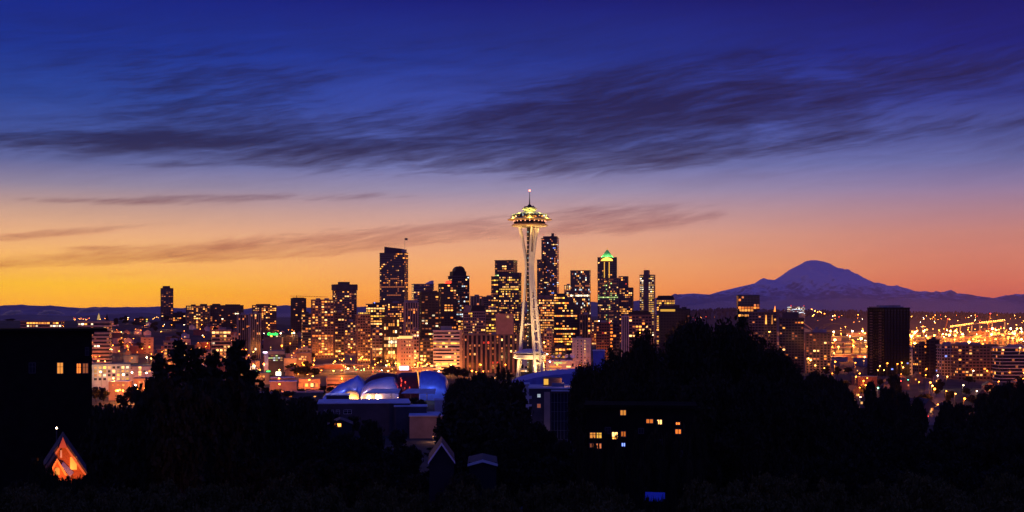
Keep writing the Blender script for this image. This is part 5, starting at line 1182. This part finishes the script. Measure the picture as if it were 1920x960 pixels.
for dy in (0, 60):
    MB().tube([(x*k_, dy, zat(617 - 11*(1-(x/27.0)**2), 5400)-4) for x in np.linspace(-27, 27, 19)], 1.3, 6).build('roof_arch', M['metal'], sd)
MB().box(-26*k_, 26*k_, 5, 80, 0, zat(619,5400)-4).build('stand', M['dark'], sd)
MB().tube([at(px_, py_, 4800) - sd.location for px_, py_ in ((1502,601),(1509,608),(1516,613),(1523,618.5))], 1.6, 6).build('roof_arch', M['beige'], sd)
MB().prism([(at(1500,601,4850)-sd.location).xz[:] if False else ((xat(1500,4850)-sd.location.x), 0), (xat(1524,4850)-sd.location.x, 0), (xat(1524,4850)-sd.location.x, zat(619,4850)-4), (xat(1500,4850)-sd.location.x, zat(612,4850)-4)], -520, -500).build('roof_panel', M['blue'], sd)

# high bridge with a string of lamps beyond the cranes
bd = empty('bridge', (xat(1785, 6300), 6300, 4)); tag(bd, 'far high road bridge strung with amber lamps behind the cranes', 'bridge')
Q = [at(px, py, 6300) - bd.location for px, py in ((1780,613.5),(1800,610.5),(1822,607.5),(1837,606),(1860,603.5),(1884,600.5))]
for p, q in zip(Q[:-1], Q[1:]):
    MB().add([(p.x,-9,p.z-2.5),(q.x,-9,q.z-2.5),(q.x,9,q.z-2.5),(p.x,9,p.z-2.5),(p.x,-9,p.z),(q.x,-9,q.z),(q.x,9,q.z),(p.x,9,p.z)], [(3,2,1,0),(4,5,6,7),(0,1,5,4),(1,2,6,5),(2,3,7,6),(3,0,4,7)]).build('deck', M['beige'], bd)
    MB().box(q.x-2.5, q.x+2.5, -5, 5, 0, q.z-2.4).build('pier', M['grey'], bd)
    for k in range(7):
        c = p + (q-p)*((k+.5)/7)
        if abs(c.x - (Q[2].x+Q[3].x)/2) < 12: continue
        MB().ball((c.x, -8, c.z+4), 1.1, 8, 5).build('deck_lamp', mhead['amber'].materials[0], bd)
        if k in (1, 4):
            l = bpy.data.objects.new('deck_light', light_data(150000, (1,.33,.05), 1)); C.objects.link(l); l.parent = bd; l.location = (c.x, -16, c.z+9)
# the orange lit street running down between the houses, and the avenue before the towers
def road(name, pts, width):
    mb = MB(); P_ = []
    for i, (x, y) in enumerate(pts):
        a = Vector(pts[max(i-1,0)]); b_ = Vector(pts[min(i+1,len(pts)-1)]); d = (b_-a).normalized(); n_ = Vector((d.y, -d.x))*width/2
        P_ += [(x-n_.x, y-n_.y, ground(x-n_.x, y-n_.y)+.35), (x+n_.x, y+n_.y, ground(x+n_.x, y+n_.y)+.35)]
    mb.add(P_, [(2*i, 2*i+1, 2*i+3, 2*i+2) for i in range(len(pts)-1)])
    o = mb.build(name, pbr('asphalt', (.075, .07, .068), .8, 0, .3, .1), None); tag(o, kind='structure')
    if o.data.polygons[0].normal.z < 0: o.data.flip_normals()
road('street', [(xat(1752, y), y) for y in np.linspace(760, 1250, 18)], 15)
road('avenue', [(xat(px, 1440), 1440) for px in np.linspace(430, 960, 40)], 18)
road('street', [(xat(548, y), y) for y in np.linspace(1250, 1700, 16)], 13)
road('street', [(xat(657, y), y) for y in np.linspace(1380, 1900, 16)], 14)
# ------------------------------------------------------------------ trees
mleaf = bpy.data.materials.new('dark_leaves'); mleaf.use_nodes = True
nt = mleaf.node_tree; b = nt.nodes['Principled BSDF']; b.inputs['Roughness'].default_value = .8; b.inputs['Specular IOR Level'].default_value = .12
tcn = nt.nodes.new('ShaderNodeTexCoord'); oi = nt.nodes.new('ShaderNodeObjectInfo')
nf = noise(nt, tcn.outputs['Object'], .35, 4, .6)
lc = ramp(nt, nf, [(.3, (.022, .022, .008, 1)), (.7, (.062, .058, .022, 1))])
nt.links.new(mixc(nt, N(nt, oi.outputs['Random']) * .6, lc, (.046, .040, .016, 1)), b.inputs['Base Color'])
mbark = pbr('bark', (.05, .04, .03), .95, 0, .4, 1.5)
def leaf_mesh(name, pts, size, rs, up=.35):
    n = len(pts)
    nrm = rs.normal(size=(n, 3)); nrm[:, 2] += up; nrm /= np.linalg.norm(nrm, axis=1)[:, None]
    a = np.cross(nrm, rs.normal(size=(n, 3))); a /= np.linalg.norm(a, axis=1)[:, None]; b_ = np.cross(nrm, a)
    s = size * rs.uniform(.55, 1.3, n)[:, None]
    vs = np.stack([pts - a*s, pts - b_*s*.55, pts + a*s, pts + b_*s*.55], 1).reshape(-1, 3)
    me = bpy.data.meshes.new(name); me.vertices.add(4*n); me.vertices.foreach_set('co', vs.ravel())
    me.loops.add(4*n); me.loops.foreach_set('vertex_index', np.arange(4*n, dtype=np.int32))
    me.polygons.add(n); me.polygons.foreach_set('loop_start', np.arange(0, 4*n, 4, dtype=np.int32))
    me.materials.append(mleaf); me.update(calc_edges=True); return me
def broadleaf(seed, nclump=150, per=55, leaf=.036, tall=1.0):
    """unit tree: height 1, crown about .5 either side"""
    rs = np.random.RandomState(seed); C_ = []; limbs = MB()
    limbs.tube([(0,0,-.06),(.005,0,.18),(.01,.01,.45),(0,.01,.8)], [.028,.022,.014,.004], 7)
    lobes = [(0, 0, .60, .34, .33)] + [(rs.uniform(-.30,.30), rs.uniform(-.30,.30), rs.uniform(.36,.80), rs.uniform(.13,.24), rs.uniform(.10,.20)) for _ in range(11)]
    for lx, ly, lz, lr, lh in lobes:
        limbs.tube([(0,0,max(.15, lz-.32)), (lx*.5, ly*.5, lz-.12), (lx, ly, lz)], [.011,.007,.002], 5)
        m = max(5, int(nclump * (lr/.3)**2 / 4))
        for _ in range(m):
            v = rs.normal(size=3); v /= np.linalg.norm(v); r = rs.uniform(.55, 1.0) ** .6
            C_.append((lx + v[0]*lr*r, ly + v[1]*lr*r, lz + v[2]*lh*r))
    C_ = np.array(C_); C_ = C_[C_[:, 2] > .12]
    per_ = rs.randint(int(per*.5), int(per*1.4), len(C_))
    pts = np.repeat(C_, per_, 0) + rs.normal(size=(per_.sum(), 3)) * np.array([.036, .036, .024])
    return limbs.mesh('trunk', mbark), leaf_mesh('crown', pts, leaf, rs)
def conifer(seed, whorls=26, leaf=.026, droop=.12, spread=.24, per=34, ragged=.4):
    rs = np.random.RandomState(seed); P = []; limbs = MB()
    limbs.tube([(0,0,-.06),(0,0,.5),(0,0,1.0)], [.022,.013,.002], 7)
    for k in range(whorls):
        h = .10 + .89*(k/whorls)**.92
        for j in range(rs.randint(4, 7)):
            a = rs.uniform(0, 2*math.pi); L = spread*(1 - h)**.75*rs.uniform(1-ragged, 1+ragged*.5) + .014
            e = (L*math.cos(a), L*math.sin(a), h - droop*L + rs.uniform(-.01,.03))
            limbs.tube([(0,0,h), (e[0]*.6, e[1]*.6, h - droop*L*.3 + .006), e], [.004,.003,.001], 4)
            t = rs.uniform(.12, 1.03, int(per*(.35 + L/spread)))
            q = np.stack([t*e[0], t*e[1], h + t*(e[2]-h)], 1)
            P.append(q + rs.normal(size=q.shape)*np.array([.017,.017,.010])*(1.25 - .6*t)[:, None])
    return limbs.mesh('trunk', mbark), leaf_mesh('crown', np.concatenate(P), leaf, rs, .8)
BL = [broadleaf(s) for s in (1, 2, 3, 4)]
BIG = [broadleaf(s, 330, 95, .017) for s in (11, 12)]
CO = [conifer(s, 21, .024, .16, .24, 30, .62) for s in (5, 6)] + [conifer(7, 18, .026, .05, .27, 34, .7)]
SM = [broadleaf(s, 60, 26, .060) for s in (21, 22, 23)]
TH = [broadleaf(s, 80, 15, .046) for s in (31, 32)]
mleaf_lifted = bpy.data.materials.new('leaves_haze_lift'); mleaf_lifted.use_nodes = True  # paler leaf colour puts a soft grey haze into the nearest trees
nt = mleaf_lifted.node_tree; b = nt.nodes['Principled BSDF']; b.inputs['Roughness'].default_value = .9; b.inputs['Specular IOR Level'].default_value = .08
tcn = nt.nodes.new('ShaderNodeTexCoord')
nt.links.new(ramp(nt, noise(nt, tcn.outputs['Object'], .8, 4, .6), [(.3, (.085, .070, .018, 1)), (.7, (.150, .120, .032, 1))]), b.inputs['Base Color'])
LIFTED = []
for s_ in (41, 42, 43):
    t_, c_ = broadleaf(s_, 170, 60, .026); c_.materials[0] = mleaf_lifted; LIFTED.append((t_, c_))
def tree(name, kind, x, y, H, W, rz, label, group=None, cat='tree'):
    g = ground(x, y) - .2
    o = empty(name, (x, y, g), rz); tag(o, label, cat, group)
    tr, cr = kind
    s = (W, W, H)
    link('trunk', tr, o, (0,0,0), 0, s); link('crown', cr, o, (0,0,0), 0, s)
    return o
def tree_at(px, py, Yd, hw, kind, label, group=None, name='broadleaf_tree'):
    x = xat(px, Yd); H = zat(py, Yd) - ground(x, Yd)
    if H < (.7 if name == 'shrub' else 2.5): return
    tree(name, kind, x, Yd, H/.985, (3.3 if name == 'conifer' else 1)*2*hw/F*Yd, rng.uniform(0, 6.28), label, group)
rng = random.Random(99)
# the great crowns west of the white tower
for px, py, Yd, hw, k, lab in ((1292,578,235,92,0,'huge black tree with the highest broad crown west of the white tower'),(1385,579,245,88,1,'huge black tree under the snow mountain, its crown touching the tan gridded tower'),(1212,604,225,64,1,'big black tree sloping down in front of the hip roofed brown block'),(1442,632,235,60,0,'black tree bulging out below the dark brown apartment tower'),
                             (1150,640,260,62,1,'round black tree just west of the studio building dishes'),(1098,668,330,36,0,'small black tree beside the round satellite dish'),(1340,596,250,70,1,'black tree filling the gap between the two highest crowns'),(1480,668,260,52,1,'low black tree before the tan balconied apartment block')):
    tree_at(px, py, Yd, hw, BIG[k], lab)
for px, py, Yd, hw in ((1170,690,215,70),(1250,680,215,80),(1330,690,205,85),(1410,690,210,80),(1120,735,240,50),(1500,715,230,70)):
    tree_at(px, py, Yd, hw, BIG[rng.randrange(2)], 'black tree in the dense dark mass below the huge crowns', 'trees massed below the huge crowns')
# conifers on the east side
for px, py, Yd, hw, k, lab in ((334,636,250,44,0,'spiky conifer standing before the grid fronted apartment house'),(300,664,240,40,1,'shorter spiky conifer beside the low orange lit row building'),(368,648,255,40,2,'ragged conifer before the glowing stepped office'),(398,660,262,44,1,'lower ragged conifer between the stepped office and the leaning conifer'),(449,632,265,34,2,'leaning ragged conifer standing before the twin slender towers'),(432,654,270,38,0,'dense conifer shouldering the leaning conifer'),(472,690,280,44,2,'low conifer in front of the green neon motel')):
    tree_at(px, py, Yd, hw, CO[k], lab, None, 'conifer')
for px, py, Yd, hw in ((285,700,215,60),(340,705,210,70),(400,700,215,75),(455,705,230,60),(500,725,250,50),(200,745,230,60),(250,745,225,60),(160,740,250,40),(545,740,300,50),(590,758,310,45)):
    tree_at(px, py, Yd, hw, BL[rng.randrange(4)], 'black tree in the dense dark mass below the conifers', 'trees massed below the conifers')
# the clump before the white tower
for px, py, Yd, hw, k in ((862,706,620,26,'b'),(885,697,640,30,'b'),(912,694,640,28,'b'),(934,680,660,9,'c'),(944,688,660,9,'c'),(953,692,650,10,'c'),(968,705,600,22,'b'),(850,722,560,30,'b'),(900,715,520,46,'b'),(950,716,520,40,'b'),(868,740,380,50,'b'),(935,745,370,60,'b'),(980,770,360,42,'b'),(845,752,330,38,'c'),(895,770,300,70,'b'),(1005,800,330,40,'b')):
    if k == 'c': tree_at(px, py, Yd, hw, CO[rng.randrange(2)], 'thin pointed conifer in the dark clump before the white tower', 'conifers before the white tower', 'conifer')
    else: tree_at(px, py, Yd, hw, BL[rng.randrange(4)], 'black tree in the dark clump before the white tower', 'trees before the white tower')
# small dark trees between the lit streets
for px, py, Yd, hw in ((548,681,1400,14),(572,686,1330,20),(556,688,1330,14),(588,690,1340,14),(500,694,1280,12),(845,684,1320,12),(858,686,1300,14),(870,690,1290,12),(835,690,1310,9),(655,684,1520,9),(709,668,1550,6),(585,728,1240,12),(560,728,1220,14),(640,737,1190,10),(700,742,1120,14),(728,742,1110,16),(745,740,1110,12),(690,746,1090,12),(1012,700,1270,10),(1030,700,1270,8),(958,700,1280,10),(941,698,1290,8),
                       (520,728,1060,16),(540,732,1040,18),(497,726,1080,14),(180,722,980,12),(195,726,960,12),(245,722,930,16),(275,728,920,14),(230,738,900,14),(265,640,1700,8),(225,655,1800,9),(250,650,1800,9),(200,690,1250,10),(620,770,640,20),(660,775,630,18),(690,782,620,22),(600,780,600,20),(640,790,560,26),(745,800,560,20)):
    tree_at(px, py, Yd, hw, SM[rng.randrange(3)], 'small dark round tree between the lit low buildings', 'small trees between the low buildings')
for px, py, Yd, hw in [(470,722,1000,16),(490,735,930,18),(515,742,900,20),(540,722,1090,12),(548,745,880,18),(575,740,920,18),(590,748,860,16),(618,724,1075,9),(566,727,1060,10),(604,722,1090,9),(556,756,820,20),(600,752,840,10),(470,745,860,22),(500,758,780,24),(530,765,740,26),(575,768,720,24),(606,732,1060,7),(842,728,1010,12),(852,716,1120,12),(838,742,900,14),(700,748,900,9),(730,749,890,8),(775,744,930,12),(790,748,880,12),(600,728,1130,8),(440,720,1100,14),(425,735,950,18),(455,760,760,26)]:
    tree_at(px, py, Yd, hw, SM[rng.randrange(3)], 'small dark tree on the open ground round the metal museum', 'trees round the metal museum')
# trees below the harbour lights
for px, py, Yd, hw in ((1528,688,700,26),(1552,698,640,24),(1578,706,600,24),(1590,722,560,22),(1632,708,700,16),(1660,718,620,22),(1680,700,820,14),(1695,728,560,20),(1722,738,520,18),(1540,730,420,40),(1600,752,400,40),(1655,742,420,30),(1700,775,360,40),(1640,780,340,50),(1772,748,560,18),(1790,752,480,24),(1840,735,520,22),(1868,716,560,26),(1895,708,520,30),(1918,702,480,30),(1860,742,420,34),(1905,738,400,40),(1830,762,380,30),(1780,782,340,34),(1560,768,340,40)):
    tree_at(px, py, Yd, hw, BL[rng.randrange(4)], 'dark tree on the slope below the harbour lights', 'trees below the harbour lights')
for k in range(40):
    px = rng.uniform(1540, 1925); Yd = rng.uniform(760, 1500); x = xat(px, Yd)
    tree('broadleaf_tree', SM[rng.randrange(3)], x, Yd, rng.uniform(7, 13), rng.uniform(7, 12), rng.uniform(0, 6), 'small dark tree among the houses below the harbour lights', 'small trees below the harbour lights')
for k in range(70):
    px = rng.uniform(165, 585); Yd = rng.uniform(1300, 2900); x = xat(px, Yd)
    tree('broadleaf_tree', SM[rng.randrange(3)], x, Yd, rng.uniform(8, 15), rng.uniform(8, 14), rng.uniform(0, 6), 'small dark tree among the hillside houses', 'small trees on the eastern hillside')
for px, py in ((4,604),(14,598),(24,597),(33,604),(128,603),(135,605),(218,596),(228,594),(236,599),(244,602),(252,603),(288,604),(215,602),(142,604)):
    tree_at(px, py, 2900, rng.uniform(6, 9), SM[rng.randrange(3)], 'dark tree on the crest of the eastern hill', 'trees on the hill crest')
# foreground mass
KEEP = [(66,800,170,892),(796,826,866,874),(1098,762,1300,862),(330,740,350,760),(630,790,652,804),(768,780,832,826),(1205,910,1250,938)]
def fits(px, py, hw, Yd):
    for x0, y0, x1, y1 in KEEP:
        if px + hw > x0 and px - hw < x1 and py < y1: return False
    return True
for Yd, t0, t1, step in ((330,775,800,62),(270,800,835,66),(215,835,870,76),(158,872,905,86),(135,905,940,100)):
    px = -40 + rng.uniform(0, step)
    while px < 1970:
        py = rng.uniform(t0, t1); hw = step*.62*rng.uniform(.85, 1.15)
        p2, h2 = py, hw
        for (x0, y0, x1, y1) in KEEP:
            if px + hw*.9 > x0 and px - hw*.9 < x1 and p2 < y1 + 3: p2 = y1 + 3 + rng.uniform(0, 6)
        if p2 < 985 and Yd < 160: tree_at(px, p2, Yd if p2 < 880 else Yd*.92, h2, LIFTED[rng.randrange(3)], 'tree low on the nearest dark slope, leaf colour lifted towards grey haze', 'nearest trees on the dark slope')
        elif p2 < 985: tree_at(px, p2, Yd if p2 < 880 else Yd*.92, h2, BL[rng.randrange(4)], 'black tree in the featureless dark foreground slope', 'foreground trees on the dark slope')
        px += step*rng.uniform(.75, 1.1)
# far woods on the ridge beyond the harbour: nobody could count them
rs = np.random.RandomState(3); fm = MB()
for k in range(1500):
    ang = rs.uniform(.125, .42); y = rs.uniform(8000, 10500); x = ang*y
    g = ground(x, y); h = rs.uniform(12, 30); r = h*rs.uniform(.22, .45)
    fm.lathe([(r*.5, g-1), (r, g+h*.35), (r*.75, g+h*.7), (.3, g+h)], 6, x, y)
fo2 = fm.build('woods', mforest); tag(fo2, 'dark wooded ridge beyond the harbour flats', 'woods', kind='stuff')

# ------------------------------------------------------------------ foreground houses
# dark flat block at the edge with two lit windows
Yb = 240
r_, w, d, H = block('apartment_building', 'black flat roofed building close by with two small lit windows', 'apartments', -60, 167, 627, Yb, 16, 'near_black', 'near_black', rot=.33, wins=[(109.5,691,10,20,0),(143,692,7,18,2),(155,692,9,18,4),(158,660,5,14,None),(60,690,10,18,None)], trim='dark')
lx = lambda px: xat(px, Yb) - r_.location.x
for px in (105, 113):
    MB().box(lx(px)-.05, lx(px)+.05, -d/2-.30, -d/2-.2, 5, 5.4).build('curtain', M['brown'], r_)
MB().box(lx(-60)-1, lx(168), -d/2-1, d/2+1, H+.6, H+1.0).build('eave', M['near_black'], r_)
# the orange lit steep gabled house
Yg = 175
xg = xat(118, Yg); kk = Yg/F; zb = zat(884, Yg)
gh = empty('house', (xg, Yg, zb - 6), -math.atan(xg/Yg)); tag(gh, 'steep gabled house glowing orange in the black foreground slope', 'house')
B0 = 6.0; Wd = 38*kk; Hd = 58*kk
msh = pbr('shingle_lamp_orange', (.42, .14, .06), .85, 0, .35, 6)  # orange of the lamplight is put into the siding colour too
MB().prism([(-Wd,-.0),(Wd,0),(Wd,B0),(0,B0+Hd),(-Wd,B0)], 0, 9).build('wall', msh, gh)
rf = MB(); rf.prism([(-Wd-.35,B0-.5),(0,B0+Hd+.02),(Wd+.35,B0-.5),(Wd+.35,B0-.2),(0,B0+Hd+.42),(-Wd-.35,B0-.2)], -.35, 9.3); rf.build('roof', M['dark'], gh)
tr_ = MB(); tr_.prism([(-Wd-.3,B0-.52),(-.02,B0+Hd-.05),(.02,B0+Hd-.05),(Wd+.3,B0-.52),(Wd-.02,B0-.52),(0,B0+Hd-.5),(-Wd+.02,B0-.52)], -.46, -.36); tr_.build('bargeboard', pbr('trim_lamp_orange', (.62, .30, .14), .7, 0, .1, 2), gh)  # lamplight orange put into the trim colour
tur = MB(); tur.prism([(-.55,B0+Hd-.9),(.55,B0+Hd-.9),(0,B0+Hd+.55)], -1.0, -.5); tur.build('gable_peak', pbr('salmon_board', (.5,.18,.13), .8, 0, .1, 2), gh)
pw_ = 15*kk; ph_ = 27*kk; pc = -10*kk
pf = MB(); pf.prism([(pc-pw_,B0-2.6+.4),(pc+pw_,B0-2.6+.1),(pc+pw_*.95,B0-.1),(pc,B0+ph_*.95),(pc-pw_*.95,B0-.1)], -2.0, -.02); pf.build('dormer', msh, gh)
tr2 = MB(); tr2.prism([(pc-pw_-.2,B0-.3),(pc,B0+ph_+.1),(pc+pw_+.2,B0-.3),(pc+pw_-.1,B0-.3),(pc,B0+ph_-.35),(pc-pw_+.1,B0-.3)], -2.2, -2.02); tr2.build('bargeboard', pbr('trim_lamp_orange_bright', (.7,.36,.14), .7, 0, .1, 2), gh)  # brighter copy of the lamplit trim colour
aw = MB(); aw.prism([(pc-.3,B0-.2),(pc+.3,B0-.2)] + [(pc+.3*math.cos(t), B0+.5+.3*math.sin(t)) for t in np.linspace(0, math.pi, 9)], -2.12, -2.01); aw.build('arched_window', EM[0], gh)
MB().box(.9, 1.75, -.14, -.01, B0+.2, B0+1.9).build('window', EM[2], gh)
MB().box(-.35, -.12, -.45, -.02, B0+1.9, B0+Hd-1.2).build('downpipe', M['paint'], gh)
vl = MB(); vl.add([(pc+pw_*.4,-1.95,B0+ph_*.55),(pc+pw_+.5,-1.95,B0-.45),(pc+pw_+1.0,-.4,B0-.1),(pc+pw_*.7,-.4,B0+ph_*.7)], [(0,1,2,3)]); 
vl.add([(pc+pw_*.4,-1.95,B0+ph_*.55-.1),(pc+pw_+.5,-1.95,B0-.55),(pc+pw_+1.0,-.4,B0-.2),(pc+pw_*.7,-.4,B0+ph_*.7-.1)], [(3,2,1,0)]); vl.build('dormer_roof', M['pale_roof'], gh)
lamp_light('porch_light', gh, (.6, -6.5, B0-.5), 2400, (1, .25, .035), .3)
lp_ = empty('street_lamp', (xat(106, 190), 190, ground(xat(106,190),190))); tag(lp_, 'small pale lamp just above the orange gabled house', 'street lamp')
hh = zat(804, 190) - lp_.location.z
MB().tube([(0,0,0),(0,0,hh)], .08, 6).build('pole', M['metal'], lp_); MB().ball((0,0,hh+.1), .13, 8, 5).build('lamp_head', HEADS['white'], lp_)
# the house with the blue lit bargeboard
def house(label, px, top, eave, hw, Yd, depth, wall, roofm, trim=None, wins=()):
    x = xat(px, Yd); k = Yd/F; base = ground(x, Yd) - 1
    rt = empty('house', (x, Yd, base), -math.atan(x/Yd)); tag(rt, label, 'house')
    W = hw*k; E = zat(eave, Yd) - base; T = zat(top, Yd) - base
    MB().prism([(-W*.92,0),(W*.92,0),(W*.92,E+.3),(0,T-.45),(-W*.92,E+.3)], 0, depth).build('wall', M[wall], rt)
    MB().prism([(-W,E-.1),(0,T-.18),(W,E-.1),(W,E+.12),(0,T),(-W,E+.12)], -.5, depth+.5).build('roof', M[roofm], rt)
    if trim: MB().prism([(-W-.03,E-.3),(0,T-.32),(W+.03,E-.3),(W+.03,E+.08),(0,T+.08),(-W-.03,E+.08)], -.66, -.51).build('bargeboard', M[trim], rt)
    for wx, wy, ww, wh, c in wins:
        MB().box(xat(wx,Yd)-x-ww*k/2, xat(wx,Yd)-x+ww*k/2, -.08, -.01, zat(wy,Yd)-base-wh*k/2, zat(wy,Yd)-base+wh*k/2).build('window', EM[c], rt)
    return rt
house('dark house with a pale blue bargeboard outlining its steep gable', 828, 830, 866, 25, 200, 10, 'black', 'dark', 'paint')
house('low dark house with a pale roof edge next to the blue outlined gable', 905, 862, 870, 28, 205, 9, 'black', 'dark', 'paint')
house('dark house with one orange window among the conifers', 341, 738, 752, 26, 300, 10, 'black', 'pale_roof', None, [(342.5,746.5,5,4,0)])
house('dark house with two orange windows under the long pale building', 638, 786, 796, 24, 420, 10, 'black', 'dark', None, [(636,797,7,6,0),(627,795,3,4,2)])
# apartment house behind foreground trees with lit windows
ww_ = [(1168.5,774,10,9,0),(1218,789.5,12,7,2),(1236,791,9,8,1),(1270.5,793.5,7,4,2),(1271,808.5,10,8,2),(1112,817,11,10,0),(1123,817,10,10,9),(1153,815,10,8,1),(1153,822,9,3,0),(1169,814,8,9,2),(1110,836,7,7,4),(1123,837,9,9,4),(1276.5,850,3,9,0),(1292,850,9,10,1),(1202,808,8,8,None),(1238,828,6,7,None),(1140,808,9,10,None),(1169,834,6,6,8)]
ww_ = [w_ for w_ in ww_ if w_[4] is None or True]
block('apartment_building', 'black apartment house scattered with orange lit windows in the foreground slope', 'apartments', 1100, 1302, 766, 185, 7, 'near_black', 'near_black', wins=ww_, trim='dark')
for px, py in ((64,846),(77,850),(88,868),(99,880),(109,881),(119,885),(130,887),(141,887),(151,885),(161,880),(170,866),(95,884),(125,888),(146,888)):
    tree_at(px, py, 163, 15, BL[rng.randrange(4)], 'small black shrub before the orange gabled house', 'shrubs before the orange gabled house', 'shrub')
for px, py, Yd, hw in ((1137,790,166,8),(1192,800,168,10),(1200,850,164,18),(1244,842,164,16),(1146,852,162,14),(1253,806,168,8),(1306,775,168,20),(1136,846,166,10),(1090,790,164,12),(1310,850,164,16),(1262,858,163,12)):
    tree_at(px, py, Yd, hw, BL[rng.randrange(4)], 'black tree partly veiling the lit windows of the foreground apartment house', 'trees before the lit foreground windows')
for px, py, Yd, hw in ((1117,805,165,15),(1160,800,166,18),(1226,780,167,22),(1276,785,167,20),(1290,840,163,14),(1120,828,164,10)):
    tree_at(px, py, Yd, hw, TH[rng.randrange(2)], 'thin leafed young tree with bare twigs crossing the lit foreground windows', 'thin trees before the lit foreground windows')
xs = xat(1228, 150); bs = ground(xs, 150)
cp = empty('carport', (xs, 150, bs), -math.atan(xs/150)); tag(cp, 'carport made up to carry a bright blue patch, half hidden in shrubs', 'carport')  # no known carport: made up to show a blue patch between the leaves
hz_ = zat(938, 150) - bs; mbl = pbr('blue_patch_sheet', (.16, .28, .95), .22, .9, .15, 1.2)
rf = MB(); rf.add([(-1.1,-1.2,hz_),(1.1,-1.2,hz_-.05),(1.15,1.6,hz_+.62),(-1.1,1.6,hz_+.66),(-1.1,-1.2,hz_+.06),(1.1,-1.2,hz_+.01),(1.15,1.6,hz_+.68),(-1.1,1.6,hz_+.72)], [(3,2,1,0),(4,5,6,7),(0,1,5,4),(1,2,6,5),(2,3,7,6),(3,0,4,7)])
rf.build('roof', mbl, cp)
for x_, y_ in ((-1,-1.1),(1,-1.1),(-1,1.5),(1,1.5)): MB().tube([(x_,y_,-1),(x_,y_,hz_+.02+(.6 if y_ > 0 else 0))], .06, 6).build('post', M['metal'], cp)
for px, py, hw in ((1210,916,8),(1221,921,6),(1231,923,6),(1245,915,9),(1236,930,8),(1218,933,7)):
    tree_at(px, py, 145, hw, SM[rng.randrange(3)], 'small black shrub before the blue roofed carport', 'shrubs before the blue roofed carport', 'shrub')
